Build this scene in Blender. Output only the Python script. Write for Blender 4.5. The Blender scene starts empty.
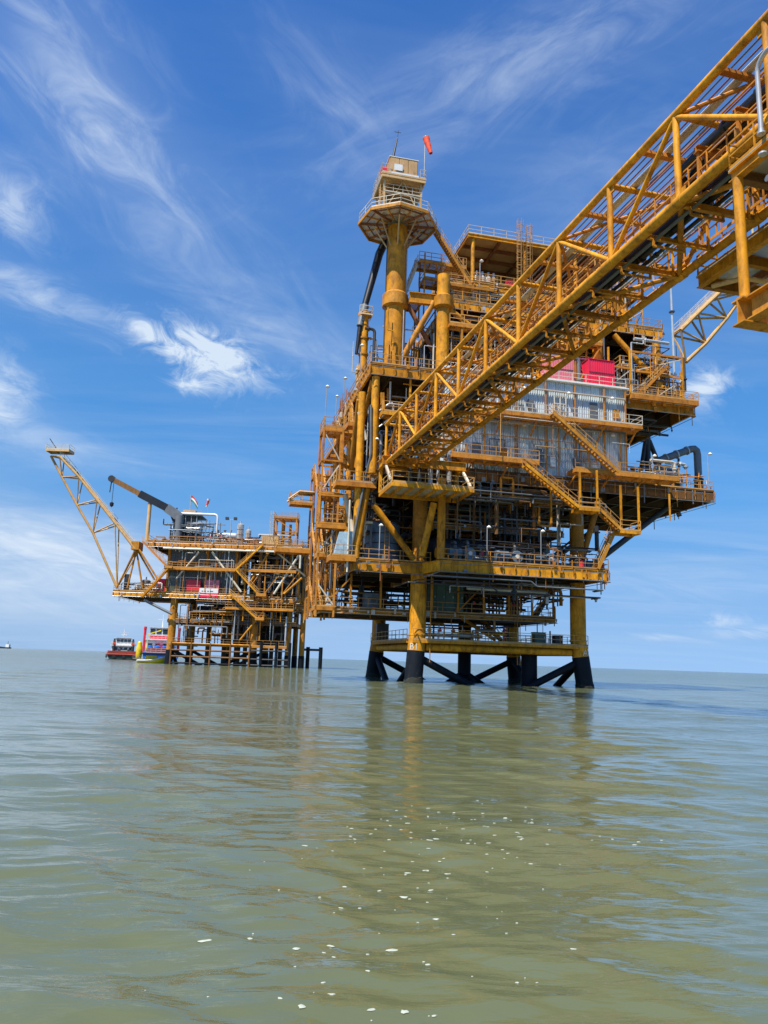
import bpy, math, random
import numpy as np
from mathutils import Vector, Matrix
R = math.radians
random.seed(7)
SC = bpy.context.scene
COL = SC.collection

# ------------------------------------------------------------------ camera
FPX, EYE = 769.0, 2.2
ROLL, PITCH = math.atan(0.0337), math.atan(148.6 / 769)
cr, sr, cp, sp = math.cos(ROLL), math.sin(ROLL), math.cos(PITCH), math.sin(PITCH)
cam = bpy.data.cameras.new('camera')
camo = bpy.data.objects.new('camera', cam)
COL.objects.link(camo)
cam.sensor_width = 36.0
cam.lens = FPX / 1024 * 36.0
cam.clip_start, cam.clip_end = 0.1, 60000
RX, UP, FW = Vector((1, 0, 0)), Vector((0, -sp, cp)), Vector((0, cp, sp))
cx = RX * cr + UP * sr
cy = UP * cr - RX * sr
camo.matrix_world = Matrix(((cx.x, cy.x, -FW.x, 0), (cx.y, cy.y, -FW.y, 0), (cx.z, cy.z, -FW.z, EYE), (0, 0, 0, 1)))
SC.camera = camo
SC.render.resolution_x, SC.render.resolution_y = 768, 1024


def ray(px, py):
    x, y = px - 384, 512 - py
    X, Y = cr * x - sr * y, sr * x + cr * y
    return np.array([X, FPX * cp - Y * sp, FPX * sp + Y * cp]) / FPX


# ------------------------------------------------------------------ sky and sun
SUN_AZ = math.atan2(-0.62, -0.78)       # sun stands behind the camera, to the left
SUN_EL = R(61)
sdir = Vector((math.cos(SUN_EL) * -0.62, math.cos(SUN_EL) * -0.78, math.sin(SUN_EL))).normalized()
SUN_EL = math.asin(sdir.z)
sun = bpy.data.lights.new('sun', 'SUN')
sun.energy, sun.angle, sun.color = 5.0, R(0.53), (1.0, 0.94, 0.86)
suno = bpy.data.objects.new('sun', sun)
COL.objects.link(suno)
suno.rotation_euler = (-sdir).to_track_quat('-Z', 'Y').to_euler()
suno.location = (0, 0, 200)

W = bpy.data.worlds.new('World')
SC.world = W
W.use_nodes = True
NT = W.node_tree
NT.nodes.clear()


def nd(nt, t, **kw):
    n = nt.nodes.new(t)
    for k, v in kw.items():
        setattr(n, k, v)
    return n


def mth(nt, op, a, b=None, c=None, clamp=False):
    n = nt.nodes.new('ShaderNodeMath')
    n.operation = op
    n.use_clamp = clamp
    for i, x in enumerate((a, b, c)):
        if x is None:
            continue
        if isinstance(x, (int, float)):
            n.inputs[i].default_value = x
        else:
            nt.links.new(x, n.inputs[i])
    return n.outputs[0]


def vmth(nt, op, a, b=None):
    n = nt.nodes.new('ShaderNodeVectorMath')
    n.operation = op
    for i, x in enumerate((a, b)):
        if x is None:
            continue
        if isinstance(x, (tuple, list, Vector, np.ndarray)):
            n.inputs[i].default_value = tuple(float(q) for q in x)
        else:
            nt.links.new(x, n.inputs[i])
    return n.outputs['Value'] if op == 'DOT_PRODUCT' else n.outputs[0]


def mixc(nt, fac, a, b, blend='MIX'):
    n = nt.nodes.new('ShaderNodeMix')
    n.data_type = 'RGBA'
    n.blend_type = blend
    for s, x in (('Factor', fac), ('A', a), ('B', b)):
        i = [q for q in n.inputs if q.name == s and (q.type == 'RGBA' or s == 'Factor')][0]
        if isinstance(x, (int, float)):
            i.default_value = x
        elif isinstance(x, (tuple, list)):
            i.default_value = (*x, 1) if len(x) == 3 else x
        else:
            nt.links.new(x, i)
    return [o for o in n.outputs if o.type == 'RGBA'][0]


def ramp(nt, fac, stops):
    n = nt.nodes.new('ShaderNodeValToRGB')
    e = n.color_ramp.elements
    while len(e) < len(stops):
        e.new(0.5)
    for q, (p, c) in zip(e, stops):
        q.position = p
        q.color = (*c, 1) if isinstance(c, (tuple, list)) else (c, c, c, 1)
    nt.links.new(fac, n.inputs[0])
    return n.outputs[0]


SKY_STRENGTH = 0.068
sky = nd(NT, 'ShaderNodeTexSky', sky_type='NISHITA', sun_disc=False)
sky.sun_elevation = SUN_EL
sky.sun_rotation = math.atan2(sdir.x, sdir.y)
sky.altitude = 0
sky.air_density, sky.dust_density, sky.ozone_density = 1.0, 0.0, 1.0
tc = nd(NT, 'ShaderNodeTexCoord')
D = vmth(NT, 'NORMALIZE', tc.outputs['Generated'])
sep = nd(NT, 'ShaderNodeSeparateXYZ')
NT.links.new(D, sep.inputs[0])
# humid tropical air: bluer and less yellow towards the horizon than the clear-air model, the same all round
tint = ramp(NT, sep.outputs['Z'], [(0.0, (.150, .290, .72)), (.013, (.155, .285, .665)), (.039, (.18, .29, .575)), (.077, (.20, .315, .545)), (.128, (.23, .375, .57)),
                                   (.205, (.24, .475, .69)), (.33, (.255, .56, .81)), (.545, (.265, .585, .93)), (.72, (.235, .54, .93))])
skycol = vmth(NT, 'MULTIPLY', sky.outputs[0], vmth(NT, 'MULTIPLY', tint, (2, 2, 2)))
# cirrus sheet: the view direction projected on a plane high above the sea
zc = mth(NT, 'ADD', mth(NT, 'MAXIMUM', sep.outputs['Z'], 0.0), 0.10)
comb = nd(NT, 'ShaderNodeCombineXYZ')
NT.links.new(mth(NT, 'DIVIDE', sep.outputs['X'], zc), comb.inputs[0])
NT.links.new(mth(NT, 'DIVIDE', sep.outputs['Y'], zc), comb.inputs[1])


def cloudnoise(scale, rot, stretch, detail, rough, dist, off=(0, 0, 0)):
    m = nd(NT, 'ShaderNodeMapping')
    m.inputs['Rotation'].default_value = (0, 0, R(rot))
    m.inputs['Scale'].default_value = (stretch, 1, 1)
    m.inputs['Location'].default_value = off
    NT.links.new(comb.outputs[0], m.inputs[0])
    n = nd(NT, 'ShaderNodeTexNoise')
    n.inputs['Scale'].default_value = scale
    n.inputs['Detail'].default_value = detail
    n.inputs['Roughness'].default_value = rough
    n.inputs['Distortion'].default_value = dist
    NT.links.new(m.outputs[0], n.inputs['Vector'])
    return n.outputs['Fac']


fib = cloudnoise(2.0, 28, 0.30, 5, 0.62, 0.5)
big = cloudnoise(0.55, 15, 0.6, 3, 0.5, 0.3, (3.1, 1.7, 0))
wisp = mth(NT, 'MULTIPLY', ramp(NT, fib, [(0.42, 0.0), (0.78, 1.0)]), ramp(NT, big, [(0.36, 0.0), (0.66, 1.0)]))
cover = mth(NT, 'MULTIPLY', wisp, 0.30)
# single clouds: an elliptic patch about a direction, broken up by noise that is drawn out along the patch


def skyaxes(px, py, rot):
    c = ray(px, py)
    c = c / np.linalg.norm(c)
    rt = np.cross(c, [0, 0, 1.0])
    rt /= np.linalg.norm(rt)
    up = np.cross(rt, c)
    a = R(rot)
    return c, (rt * math.cos(a) + up * math.sin(a)) * FPX, (-rt * math.sin(a) + up * math.cos(a)) * FPX


def streaks(px, py, rot, nscale, stretch, seed):
    """noise drawn out along one direction of the sky, shared by the clouds that lie that way"""
    c, e1, e2 = skyaxes(px, py, rot)
    cv = nd(NT, 'ShaderNodeCombineXYZ')
    NT.links.new(vmth(NT, 'DOT_PRODUCT', D, e1 / (nscale * stretch)), cv.inputs[0])
    NT.links.new(vmth(NT, 'DOT_PRODUCT', D, e2 / nscale), cv.inputs[1])
    cv.inputs[2].default_value = seed
    n = nd(NT, 'ShaderNodeTexNoise')
    n.inputs['Scale'].default_value = 1.0
    n.inputs['Detail'].default_value = 5
    n.inputs['Roughness'].default_value = 0.64
    n.inputs['Distortion'].default_value = 1.0
    NT.links.new(cv.outputs[0], n.inputs['Vector'])
    return mth(NT, 'MULTIPLY', mth(NT, 'SUBTRACT', n.outputs['Fac'], 0.5), 3.2)


def patch(px, py, sx, sy, rot, amp, noise, thr, soft, base=0.0):
    """cloud patch about the direction of a photo pixel; sizes in pixels"""
    c, e1, e2 = skyaxes(px, py, rot)
    front = mth(NT, 'GREATER_THAN', vmth(NT, 'DOT_PRODUCT', D, c), 0.2)
    us, vs = vmth(NT, 'DOT_PRODUCT', D, e1 / sx), vmth(NT, 'DOT_PRODUCT', D, e2 / sy)
    r2 = mth(NT, 'ADD', mth(NT, 'MULTIPLY', us, us), mth(NT, 'MULTIPLY', vs, vs))
    g = mth(NT, 'EXPONENT', mth(NT, 'MULTIPLY', r2, -0.9))
    q = mth(NT, 'DIVIDE', mth(NT, 'SUBTRACT', mth(NT, 'ADD', g, noise), thr), soft, clamp=True)
    q = mth(NT, 'ADD', mth(NT, 'MULTIPLY', mth(NT, 'POWER', q, 1.3), 1 - base), base)
    q = mth(NT, 'MULTIPLY', q, mth(NT, 'MULTIPLY', g, amp))
    return mth(NT, 'MULTIPLY', q, front)


puff = streaks(300, 400, -14, 26, 1.4, 1.3)
down = streaks(180, 180, -38, 40, 2.2, 5.1)
level = streaks(300, 500, -8, 20, 4.0, 9.7)
rise = streaks(500, 80, 22, 34, 3.0, 3.9)
pl = []
for a in [(208, 354, 62, 26, -14, 1.3, puff, .15, .85), (190, 386, 34, 11, -5, .85, puff, .2, 1.0), (145, 328, 36, 14, -18, .6, puff, .25, 1.1),
          (704, 388, 26, 22, 0, .95, puff, .15, 1.0), (-6, 395, 34, 40, 20, .9, puff, .15, 1.1, .15), (5, 205, 40, 34, -40, .6, puff, .2, 1.2, .1),
          (728, 621, 22, 8, 0, .85, puff, .2, 1.0), (735, 634, 60, 9, 0, .6, level, .2, 1.1), (655, 637, 36, 5, 0, .35, level, .3, 1.2),
          (20, 288, 110, 22, -8, .62, level, .2, 1.3, .15), (90, 95, 120, 52, -42, .55, down, .25, 1.4, .2), (60, 50, 60, 40, -60, .35, down, .3, 1.4, .1),
          (500, 75, 220, 46, 20, .40, rise, .25, 1.4, .15), (330, 95, 90, 40, -40, .28, down, .3, 1.5, .1), (40, 540, 180, 34, -8, .72, level, .1, 1.3, .35),
          (30, 590, 250, 46, -3, .55, level, .1, 1.4, .55), (300, 345, 150, 22, -20, .32, level, .3, 1.3, .1), (200, 250, 230, 60, -30, .24, down, .3, 1.4, .1),
          (700, 585, 160, 22, 3, .26, level, .1, 1.3, .2), (40, 440, 120, 22, -6, .34, level, .2, 1.3, .2), (620, 150, 120, 60, 25, .16, rise, .3, 1.5, .1)]:
    pl.append(patch(*a))
for p in pl:
    cover = mth(NT, 'ADD', cover, p)
cover = mth(NT, 'MINIMUM', cover, 0.95)
cloudcol = (6.9, 8.0, 9.4)
tot = mixc(NT, cover, skycol, cloudcol)
bg = nd(NT, 'ShaderNodeBackground')
bg.inputs['Strength'].default_value = SKY_STRENGTH
NT.links.new(tot, bg.inputs['Color'])
wo = nd(NT, 'ShaderNodeOutputWorld')
NT.links.new(bg.outputs[0], wo.inputs[0])

SC.view_settings.view_transform = 'Standard'
SC.view_settings.look = 'None'
SC.view_settings.exposure = 0.60
SC.view_settings.gamma = 1.0
SC.view_settings.use_curve_mapping = False
SC.render.engine = 'CYCLES'
SC.cycles.max_bounces = 5
SC.cycles.diffuse_bounces = 2
SC.cycles.glossy_bounces = 3
SC.cycles.transparent_max_bounces = 8

# ------------------------------------------------------------------ materials
MATS = {}


def mat(name, col, rough=0.5, metal=0.0, var=0.25, rust=0.0, rustcol=(0.13, 0.045, 0.015), scale=0.7, streak=0.0, spec=0.5, bump=0.0, alpha=None, vs=(1, 1, 1)):
    m = bpy.data.materials.new(name)
    m.use_nodes = True
    nt = m.node_tree
    b = nt.nodes['Principled BSDF']
    b.inputs['Roughness'].default_value = rough
    b.inputs['Metallic'].default_value = metal
    b.inputs['Specular IOR Level'].default_value = spec
    t = nd(nt, 'ShaderNodeTexCoord')
    mp = nd(nt, 'ShaderNodeMapping')
    mp.inputs['Scale'].default_value = vs
    nt.links.new(t.outputs['Object'], mp.inputs[0])
    n = nd(nt, 'ShaderNodeTexNoise')
    n.inputs['Scale'].default_value = scale
    n.inputs['Detail'].default_value = 6
    n.inputs['Roughness'].default_value = 0.65
    nt.links.new(mp.outputs[0], n.inputs['Vector'])
    dk = tuple(c * (1 - var) for c in col)
    lt = tuple(min(1, c * (1 + var * 0.45)) for c in col)
    c = ramp(nt, n.outputs['Fac'], [(0.32, dk), (0.68, lt)])
    if rust > 0:
        m2 = nd(nt, 'ShaderNodeMapping')
        m2.inputs['Scale'].default_value = (1.3, 1.3, 1.3 * (1 - 0.8 * streak))
        nt.links.new(t.outputs['Object'], m2.inputs[0])
        n2 = nd(nt, 'ShaderNodeTexNoise')
        n2.inputs['Scale'].default_value = 1.6
        n2.inputs['Detail'].default_value = 9
        n2.inputs['Roughness'].default_value = 0.72
        nt.links.new(m2.outputs[0], n2.inputs['Vector'])
        k = ramp(nt, n2.outputs['Fac'], [(0.62 - 0.22 * rust, 0.0), (0.80 - 0.12 * rust, 1.0)])
        c = mixc(nt, mth(nt, 'MULTIPLY', k, 0.85), c, rustcol)
        m3 = nd(nt, 'ShaderNodeMapping')                       # run-off streaks
        m3.inputs['Scale'].default_value = (5.0, 5.0, 0.35)
        nt.links.new(t.outputs['Object'], m3.inputs[0])
        n3 = nd(nt, 'ShaderNodeTexNoise')
        n3.inputs['Scale'].default_value = 1.0
        n3.inputs['Detail'].default_value = 4
        nt.links.new(m3.outputs[0], n3.inputs['Vector'])
        k3 = ramp(nt, n3.outputs['Fac'], [(0.50, 0.0), (0.78, 1.0)])
        c = mixc(nt, mth(nt, 'MULTIPLY', k3, 0.42 * min(1, rust * 1.6)), c, tuple(x * 0.30 for x in col))
        nt.links.new(mth(nt, 'ADD', mth(nt, 'MULTIPLY', k, 0.35), rough, clamp=True), b.inputs['Roughness'])
    oi = nd(nt, 'ShaderNodeObjectInfo')
    tone = ramp(nt, oi.outputs['Random'], [(0.0, (0.80, 0.76, 0.70)), (0.5, (1.0, 1.0, 1.0)), (1.0, (1.10, 1.14, 1.12))])
    c = mixc(nt, 1.0 if var >= 0.2 else 0.3, c, tone, 'MULTIPLY')
    if bump:
        bp = nd(nt, 'ShaderNodeBump')
        bp.inputs['Strength'].default_value = bump
        bp.inputs['Distance'].default_value = 0.05
        nt.links.new(n.outputs['Fac'], bp.inputs['Height'])
        nt.links.new(bp.outputs[0], b.inputs['Normal'])
    nt.links.new(c, b.inputs['Base Color'])
    if alpha is not None:
        b.inputs['Alpha'].default_value = alpha
    MATS[name] = m
    return m


mat('yellow', (0.76, 0.325, 0.012), 0.5, rust=0.68, streak=0.7, var=0.32, spec=0.25)
mat('brownpaint', (0.24, 0.115, 0.035), 0.6, rust=0.6, streak=0.4, var=0.3, spec=0.25)
mat('orange', (0.60, 0.235, 0.028), 0.55, spec=0.25, rust=0.55, streak=0.3, var=0.3)
mat('ochre', (0.56, 0.235, 0.022), 0.55, spec=0.25, rust=0.6, streak=0.5, var=0.3)
mat('rail', (0.62, 0.33, 0.085), 0.5, rust=0.35, var=0.3, scale=0.4)
mat('tan', (0.62, 0.385, 0.165), 0.55, rust=0.3, streak=0.7, var=0.2)
mat('palerail', (0.62, 0.56, 0.44), 0.5, rust=0.2, var=0.25)
mat('rustred', (0.30, 0.11, 0.04), 0.65, rust=0.5)
mat('splash', (0.006, 0.009, 0.014), 0.6, spec=0.2, rust=0.25, rustcol=(0.05, 0.045, 0.03), streak=0.4)
mat('plate', (0.05, 0.04, 0.03), 0.7, rust=0.5)
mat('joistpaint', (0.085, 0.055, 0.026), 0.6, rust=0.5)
mat('grating', (0.60, 0.57, 0.49), 0.6, rust=0.3, alpha=0.74)
mat('yellowgrating', (0.60, 0.30, 0.05), 0.6, rust=0.3, alpha=0.6)
mat('wallgrey', (0.12, 0.15, 0.16), 0.5, rust=0.25, streak=0.8)
mat('boompaint', (0.60, 0.36, 0.13), 0.5, rust=0.45, streak=0.4, spec=0.25)
mat('growth', (0.022, 0.024, 0.016), 0.9, rust=0.35, rustcol=(0.075, 0.075, 0.06), scale=6, bump=1.0)
mat('cladding', (0.54, 0.60, 0.615), 0.5, spec=0.3, rust=0.12, streak=0.85, var=0.25, rustcol=(0.24, 0.2, 0.17))
mat('greysteel', (0.15, 0.165, 0.175), 0.45, rust=0.3)
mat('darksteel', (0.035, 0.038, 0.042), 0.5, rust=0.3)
mat('black', (0.016, 0.016, 0.018), 0.38, rust=0.12, rustcol=(0.08, 0.06, 0.045), var=0.4)
mat('galv', (0.52, 0.54, 0.55), 0.38, metal=0.35, rust=0.2)
mat('bluegrey', (0.11, 0.17, 0.23), 0.45, rust=0.25)
mat('greenbox', (0.05, 0.11, 0.09), 0.55, rust=0.35)
mat('white', (0.74, 0.74, 0.71), 0.45, rust=0.12, var=0.12)
mat('red', (0.72, 0.035, 0.05), 0.4, rust=0.12, var=0.15)
mat('magenta', (0.82, 0.025, 0.07), 0.4, rust=0.10, var=0.12)
mat('pink', (0.80, 0.22, 0.26), 0.45, rust=0.15, var=0.15)
mat('hullgreen', (0.03, 0.06, 0.055), 0.4, rust=0.2)
mat('hullred', (0.40, 0.06, 0.035), 0.45, rust=0.2)
mat('boatblue', (0.02, 0.13, 0.50), 0.4, rust=0.1)
mat('boatyellow', (0.90, 0.66, 0.015), 0.4, rust=0.1)
mat('rubber', (0.02, 0.02, 0.02), 0.8, rust=0.1)
mat('sock', (0.88, 0.09, 0.03), 0.7, var=0.15)
mat('sockwhite', (0.80, 0.78, 0.74), 0.7, var=0.1)
mat('flagred', (0.65, 0.05, 0.04), 0.7)
mat('flaggreen', (0.05, 0.20, 0.10), 0.7)
mat('tarp', (0.36, 0.50, 0.60), 0.55, var=0.35, scale=2)
mat('skin', (0.35, 0.19, 0.12), 0.6, var=0.1)
mat('coverall', (0.50, 0.03, 0.045), 0.8, var=0.2, scale=5)
mat('bluecloth', (0.03, 0.05, 0.16), 0.8, var=0.2, scale=5)
mat('foamwhite', (0.50, 0.54, 0.44), 0.8, alpha=0.8, var=0.15, scale=6)
mat('lampglass', (0.78, 0.80, 0.80), 0.25, var=0.05)
mat('letter', (0.72, 0.68, 0.55), 0.6, rust=0.3)
g = mat('glass', (0.03, 0.05, 0.06), 0.08, var=0.2)

# ------------------------------------------------------------------ frames and mesh helpers


class Frame:
    """local frame on the sea: x along u, y along v, z up"""

    def __init__(s, x, y, deg):
        s.o = np.array([x, y, 0.0])
        s.ang = R(deg)
        s.u = np.array([math.cos(s.ang), math.sin(s.ang), 0])
        s.v = np.array([-math.sin(s.ang), math.cos(s.ang), 0])

    def _hit(s, px, py, n, c):
        r = ray(px, py)
        e = np.array([0, 0, EYE])
        t = (c - np.dot(e - s.o, n)) / np.dot(r, n)
        p = e + r * t - s.o
        return (float(p @ s.u), float(p @ s.v), float(p[2]))

    def on(s, px, py, y):
        return s._hit(px, py, s.v, y)

    def onx(s, px, py, x):
        return s._hit(px, py, s.u, x)

    def onz(s, px, py, z):
        r = ray(px, py)
        p = np.array([0, 0, EYE]) + r * (z - EYE) / r[2] - s.o
        return (float(p @ s.u), float(p @ s.v), z)

    def w(s, x, y, z):
        p = s.o + s.u * x + s.v * y
        return Vector((p[0], p[1], z))


V = Vector


class MB:
    def __init__(s):
        s.v, s.f = [], []

    def _ring(s, c, a, b, r, n, r2=None):
        k = len(s.v)
        for i in range(n):
            t = 2 * math.pi * i / n
            s.v.append(c + a * (math.cos(t) * r) + b * (math.sin(t) * (r2 or r)))
        return list(range(k, k + n))

    def _join(s, p, q):
        n = len(p)
        for i in range(n):
            s.f.append((p[i], p[(i + 1) % n], q[(i + 1) % n], q[i]))

    def box(s, x0, y0, z0, x1, y1, z1):
        k = len(s.v)
        for z in (z0, z1):
            for x, y in ((x0, y0), (x1, y0), (x1, y1), (x0, y1)):
                s.v.append(V((x, y, z)))
        for q in ((3, 2, 1, 0), (4, 5, 6, 7), (0, 1, 5, 4), (1, 2, 6, 5), (2, 3, 7, 6), (3, 0, 4, 7)):
            s.f.append(tuple(k + i for i in q))
        return s

    def bar(s, p, q, w, h=None, off=0.0, side=0.0):
        p, q = V(p), V(q)
        h = w if h is None else h
        d = (q - p).normalized()
        up = V((0, 0, 1)) if abs(d.z) < 0.97 else V((0, 1, 0))
        rt = d.cross(up).normalized()
        up = rt.cross(d).normalized()
        k = len(s.v)
        for c in (p, q):
            c = c + up * off + rt * side
            for a, b in ((-1, -1), (1, -1), (1, 1), (-1, 1)):
                s.v.append(c + rt * (a * w / 2) + up * (b * h / 2))
        for f in ((0, 1, 2, 3), (7, 6, 5, 4), (4, 5, 1, 0), (5, 6, 2, 1), (6, 7, 3, 2), (7, 4, 0, 3)):
            s.f.append(tuple(k + i for i in f))
        return s

    def ib(s, p, q, w, h, t=None):
        t = t or max(0.04, h * 0.06)
        s.bar(p, q, w, t, off=h / 2 - t / 2)
        s.bar(p, q, w, t, off=-h / 2 + t / 2)
        s.bar(p, q, t, h - 2 * t)
        return s

    def tube(s, p, q, r, r2=None, n=10, cap=True):
        return s.path([p, q], [r, r if r2 is None else r2], n, cap)

    def path(s, pts, r, n=8, cap=True):
        pts = [V(p) for p in pts]
        m = len(pts)
        rr = r if isinstance(r, (list, tuple)) else [r] * m
        d0 = (pts[1] - pts[0]).normalized()
        up = V((0, 0, 1)) if abs(d0.z) < 0.95 else V((0, 1, 0))
        a = d0.cross(up).normalized()
        prev = None
        first = last = None
        for i in range(m):
            if i == 0:
                d = d0
            elif i == m - 1:
                d = (pts[-1] - pts[-2]).normalized()
            else:
                d = ((pts[i] - pts[i - 1]).normalized() + (pts[i + 1] - pts[i]).normalized())
                d = d.normalized() if d.length > 1e-6 else (pts[i] - pts[i - 1]).normalized()
            a = (a - d * a.dot(d))
            a = a.normalized() if a.length > 1e-6 else d.orthogonal().normalized()
            b = a.cross(d).normalized()
            g = s._ring(pts[i], a, b, rr[i], n)
            if prev:
                s._join(g, prev)
            else:
                first = g
            prev = g
        if cap:
            s.f.append(tuple(first))
            s.f.append(tuple(reversed(prev)))
        return s

    def elbow(s, pts, r, n=8, bend=None):
        """pipe with rounded corners"""
        pts = [V(p) for p in pts]
        bend = bend or r * 2.2
        out = [pts[0]]
        for i in range(1, len(pts) - 1):
            a = pts[i - 1] - pts[i]
            b = pts[i + 1] - pts[i]
            e = min(bend, a.length * 0.45, b.length * 0.45)
            p0 = pts[i] + a.normalized() * e
            p1 = pts[i] + b.normalized() * e
            for t in (0, 0.33, 0.67, 1):
                out.append((p0 * (1 - t) + pts[i] * t) * (1 - t) + (pts[i] * (1 - t) + p1 * t) * t)
        out.append(pts[-1])
        return s.path(out, r, n)

    def lathe(s, o, ax, prof, n=16):
        o, ax = V(o), V(ax).normalized()
        a = ax.orthogonal().normalized()
        b = ax.cross(a)
        prev = None
        for t, r in prof:
            g = s._ring(o + ax * t, a, b, max(r, 1e-3), n)
            if prev:
                s._join(prev, g)
            else:
                s.f.append(tuple(reversed(g)))
            prev = g
        s.f.append(tuple(prev))
        return s

    def prism(s, poly, z0, z1):
        k, n = len(s.v), len(poly)
        for z in (z0, z1):
            for x, y in poly:
                s.v.append(V((x, y, z)))
        s.f.append(tuple(k + i for i in reversed(range(n))))
        s.f.append(tuple(k + n + i for i in range(n)))
        for i in range(n):
            j = (i + 1) % n
            s.f.append((k + i, k + j, k + n + j, k + n + i))
        return s

    def loft(s, rings, cap=True):
        prev = None
        for ring in rings:
            k = len(s.v)
            s.v += [V(p) for p in ring]
            g = list(range(k, k + len(ring)))
            if prev:
                s._join(prev, g)
            elif cap:
                s.f.append(tuple(reversed(g)))
            prev = g
        if cap:
            s.f.append(tuple(prev))
        return s

    def mesh(s, name, m):
        me = bpy.data.meshes.new(name)
        me.from_pydata([tuple(v) for v in s.v], [], s.f)
        me.materials.append(MATS[m] if isinstance(m, str) else m)
        me.polygons.foreach_set('use_smooth', [True] * len(me.polygons))
        me.set_sharp_from_angle(angle=R(38))
        me.update()
        return me

    def build(s, name, m, parent=None, **kw):
        return link(name, s.mesh(name, m), parent, **kw)


def link(name, me, parent=None, loc=None, rz=0.0, kind=None, label=None, cat=None, group=None):
    o = bpy.data.objects.new(name, me)
    COL.objects.link(o)
    if parent is not None:
        o.parent = parent
    if loc is not None:
        o.location = loc
    if rz:
        o.rotation_euler = (0, 0, rz)
    for k, x in (('kind', kind), ('label', label), ('category', cat), ('group', group)):
        if x:
            o[k] = x
    return o


def thing(name, label, cat, loc=(0, 0, 0), rz=0.0, group=None):
    return link(name, None, None, loc, rz, None, label, cat, group)


def copy_thing(root, loc, rz, label=None, parent=None):
    c = root.copy()
    COL.objects.link(c)
    c.parent = parent
    if parent is None:
        c.location, c.rotation_euler = loc, (0, 0, rz)
        if label:
            c['label'] = label
    for ch in list(root.children):
        copy_thing(ch, None, 0, None, c)
    return c


def one(fn, name, m, parent, *a, **k):
    """one mesh part from one MB call"""
    mb = MB()
    getattr(mb, fn)(*a, **k)
    return mb.build(name, m, parent)


def rail(parent, pts, m='rail', h=1.1, sp=1.7, w=0.055, name='handrail', toe=True):
    mb = MB()
    pts = [V(p) for p in pts]
    for p, q in zip(pts, pts[1:]):
        L = (q - p).length
        n = max(1, round(L / sp))
        for i in range(n + 1):
            c = p.lerp(q, i / n)
            mb.bar(c, c + V((0, 0, h)), w)
        for z in (h, h * 0.52):
            mb.bar(p + V((0, 0, z)), q + V((0, 0, z)), w)
        if toe:
            mb.bar(p + V((0, 0, 0.08)), q + V((0, 0, 0.08)), 0.03, 0.15)
    return mb.build(name, m, parent)


def stair(parent, p, q, width=0.9, side=(0, 1, 0), m='yellow', name='staircase', rails=True):
    """flight from p (bottom) to q (top); p and q lie on one stringer, the other is at +side*width"""
    p, q, sd = V(p), V(q), V(side).normalized() * width
    root = MB().bar(p, q, 0.07, 0.32).build(name, m, parent)
    MB().bar(p + sd, q + sd, 0.07, 0.32).build('stringer', m, root)
    mb = MB()
    n = max(3, int(abs(q.z - p.z) / 0.26))
    for i in range(n):
        c = p.lerp(q, (i + 0.5) / n)
        d = V((q.x - p.x, q.y - p.y, 0)).normalized() * 0.13
        k = len(mb.v)
        for zz in (-0.02, 0.02):
            for e in (c - d, c + d, c + d + sd, c - d + sd):
                mb.v.append(e + V((0, 0, zz)))
        for f in ((3, 2, 1, 0), (4, 5, 6, 7), (0, 1, 5, 4), (1, 2, 6, 5), (2, 3, 7, 6), (3, 0, 4, 7)):
            mb.f.append(tuple(k + j for j in f))
    mb.build('tread', m, root, kind='stuff')
    if rails:
        rail(root, [p, q], 'rail', 1.0, 1.5, 0.05, toe=False)
        rail(root, [p + sd, q + sd], 'rail', 1.0, 1.5, 0.05, toe=False)
    return root


def ladder(parent, p, h, m='rail', cage=True, along=(1, 0, 0)):
    p, a = V(p), V(along).normalized()
    mb = MB()
    z = V((0, 0, h))
    mb.bar(p - a * 0.25, p - a * 0.25 + z, 0.06)
    mb.bar(p + a * 0.25, p + a * 0.25 + z, 0.06)
    for i in range(int(h / 0.35)):
        c = p + V((0, 0, 0.3 + i * 0.35))
        mb.bar(c - a * 0.25, c + a * 0.25, 0.035)
    if cage:
        b = V((-a.y, a.x, 0)) * -1
        ring = [p - a * 0.35, p - a * 0.35 + b * 0.5, p + b * 0.75, p + a * 0.35 + b * 0.5, p + a * 0.35]
        for i in range(int((h - 2.2) / 0.9) + 1):
            zz = V((0, 0, 2.2 + 0.9 * i))
            for c, d in zip(ring, ring[1:]):
                mb.bar(c + zz, d + zz, 0.04)
        for c in ring[1:4]:
            mb.bar(c + V((0, 0, 2.2)), c + z, 0.035)
    return mb.build('ladder', m, parent)


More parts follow.
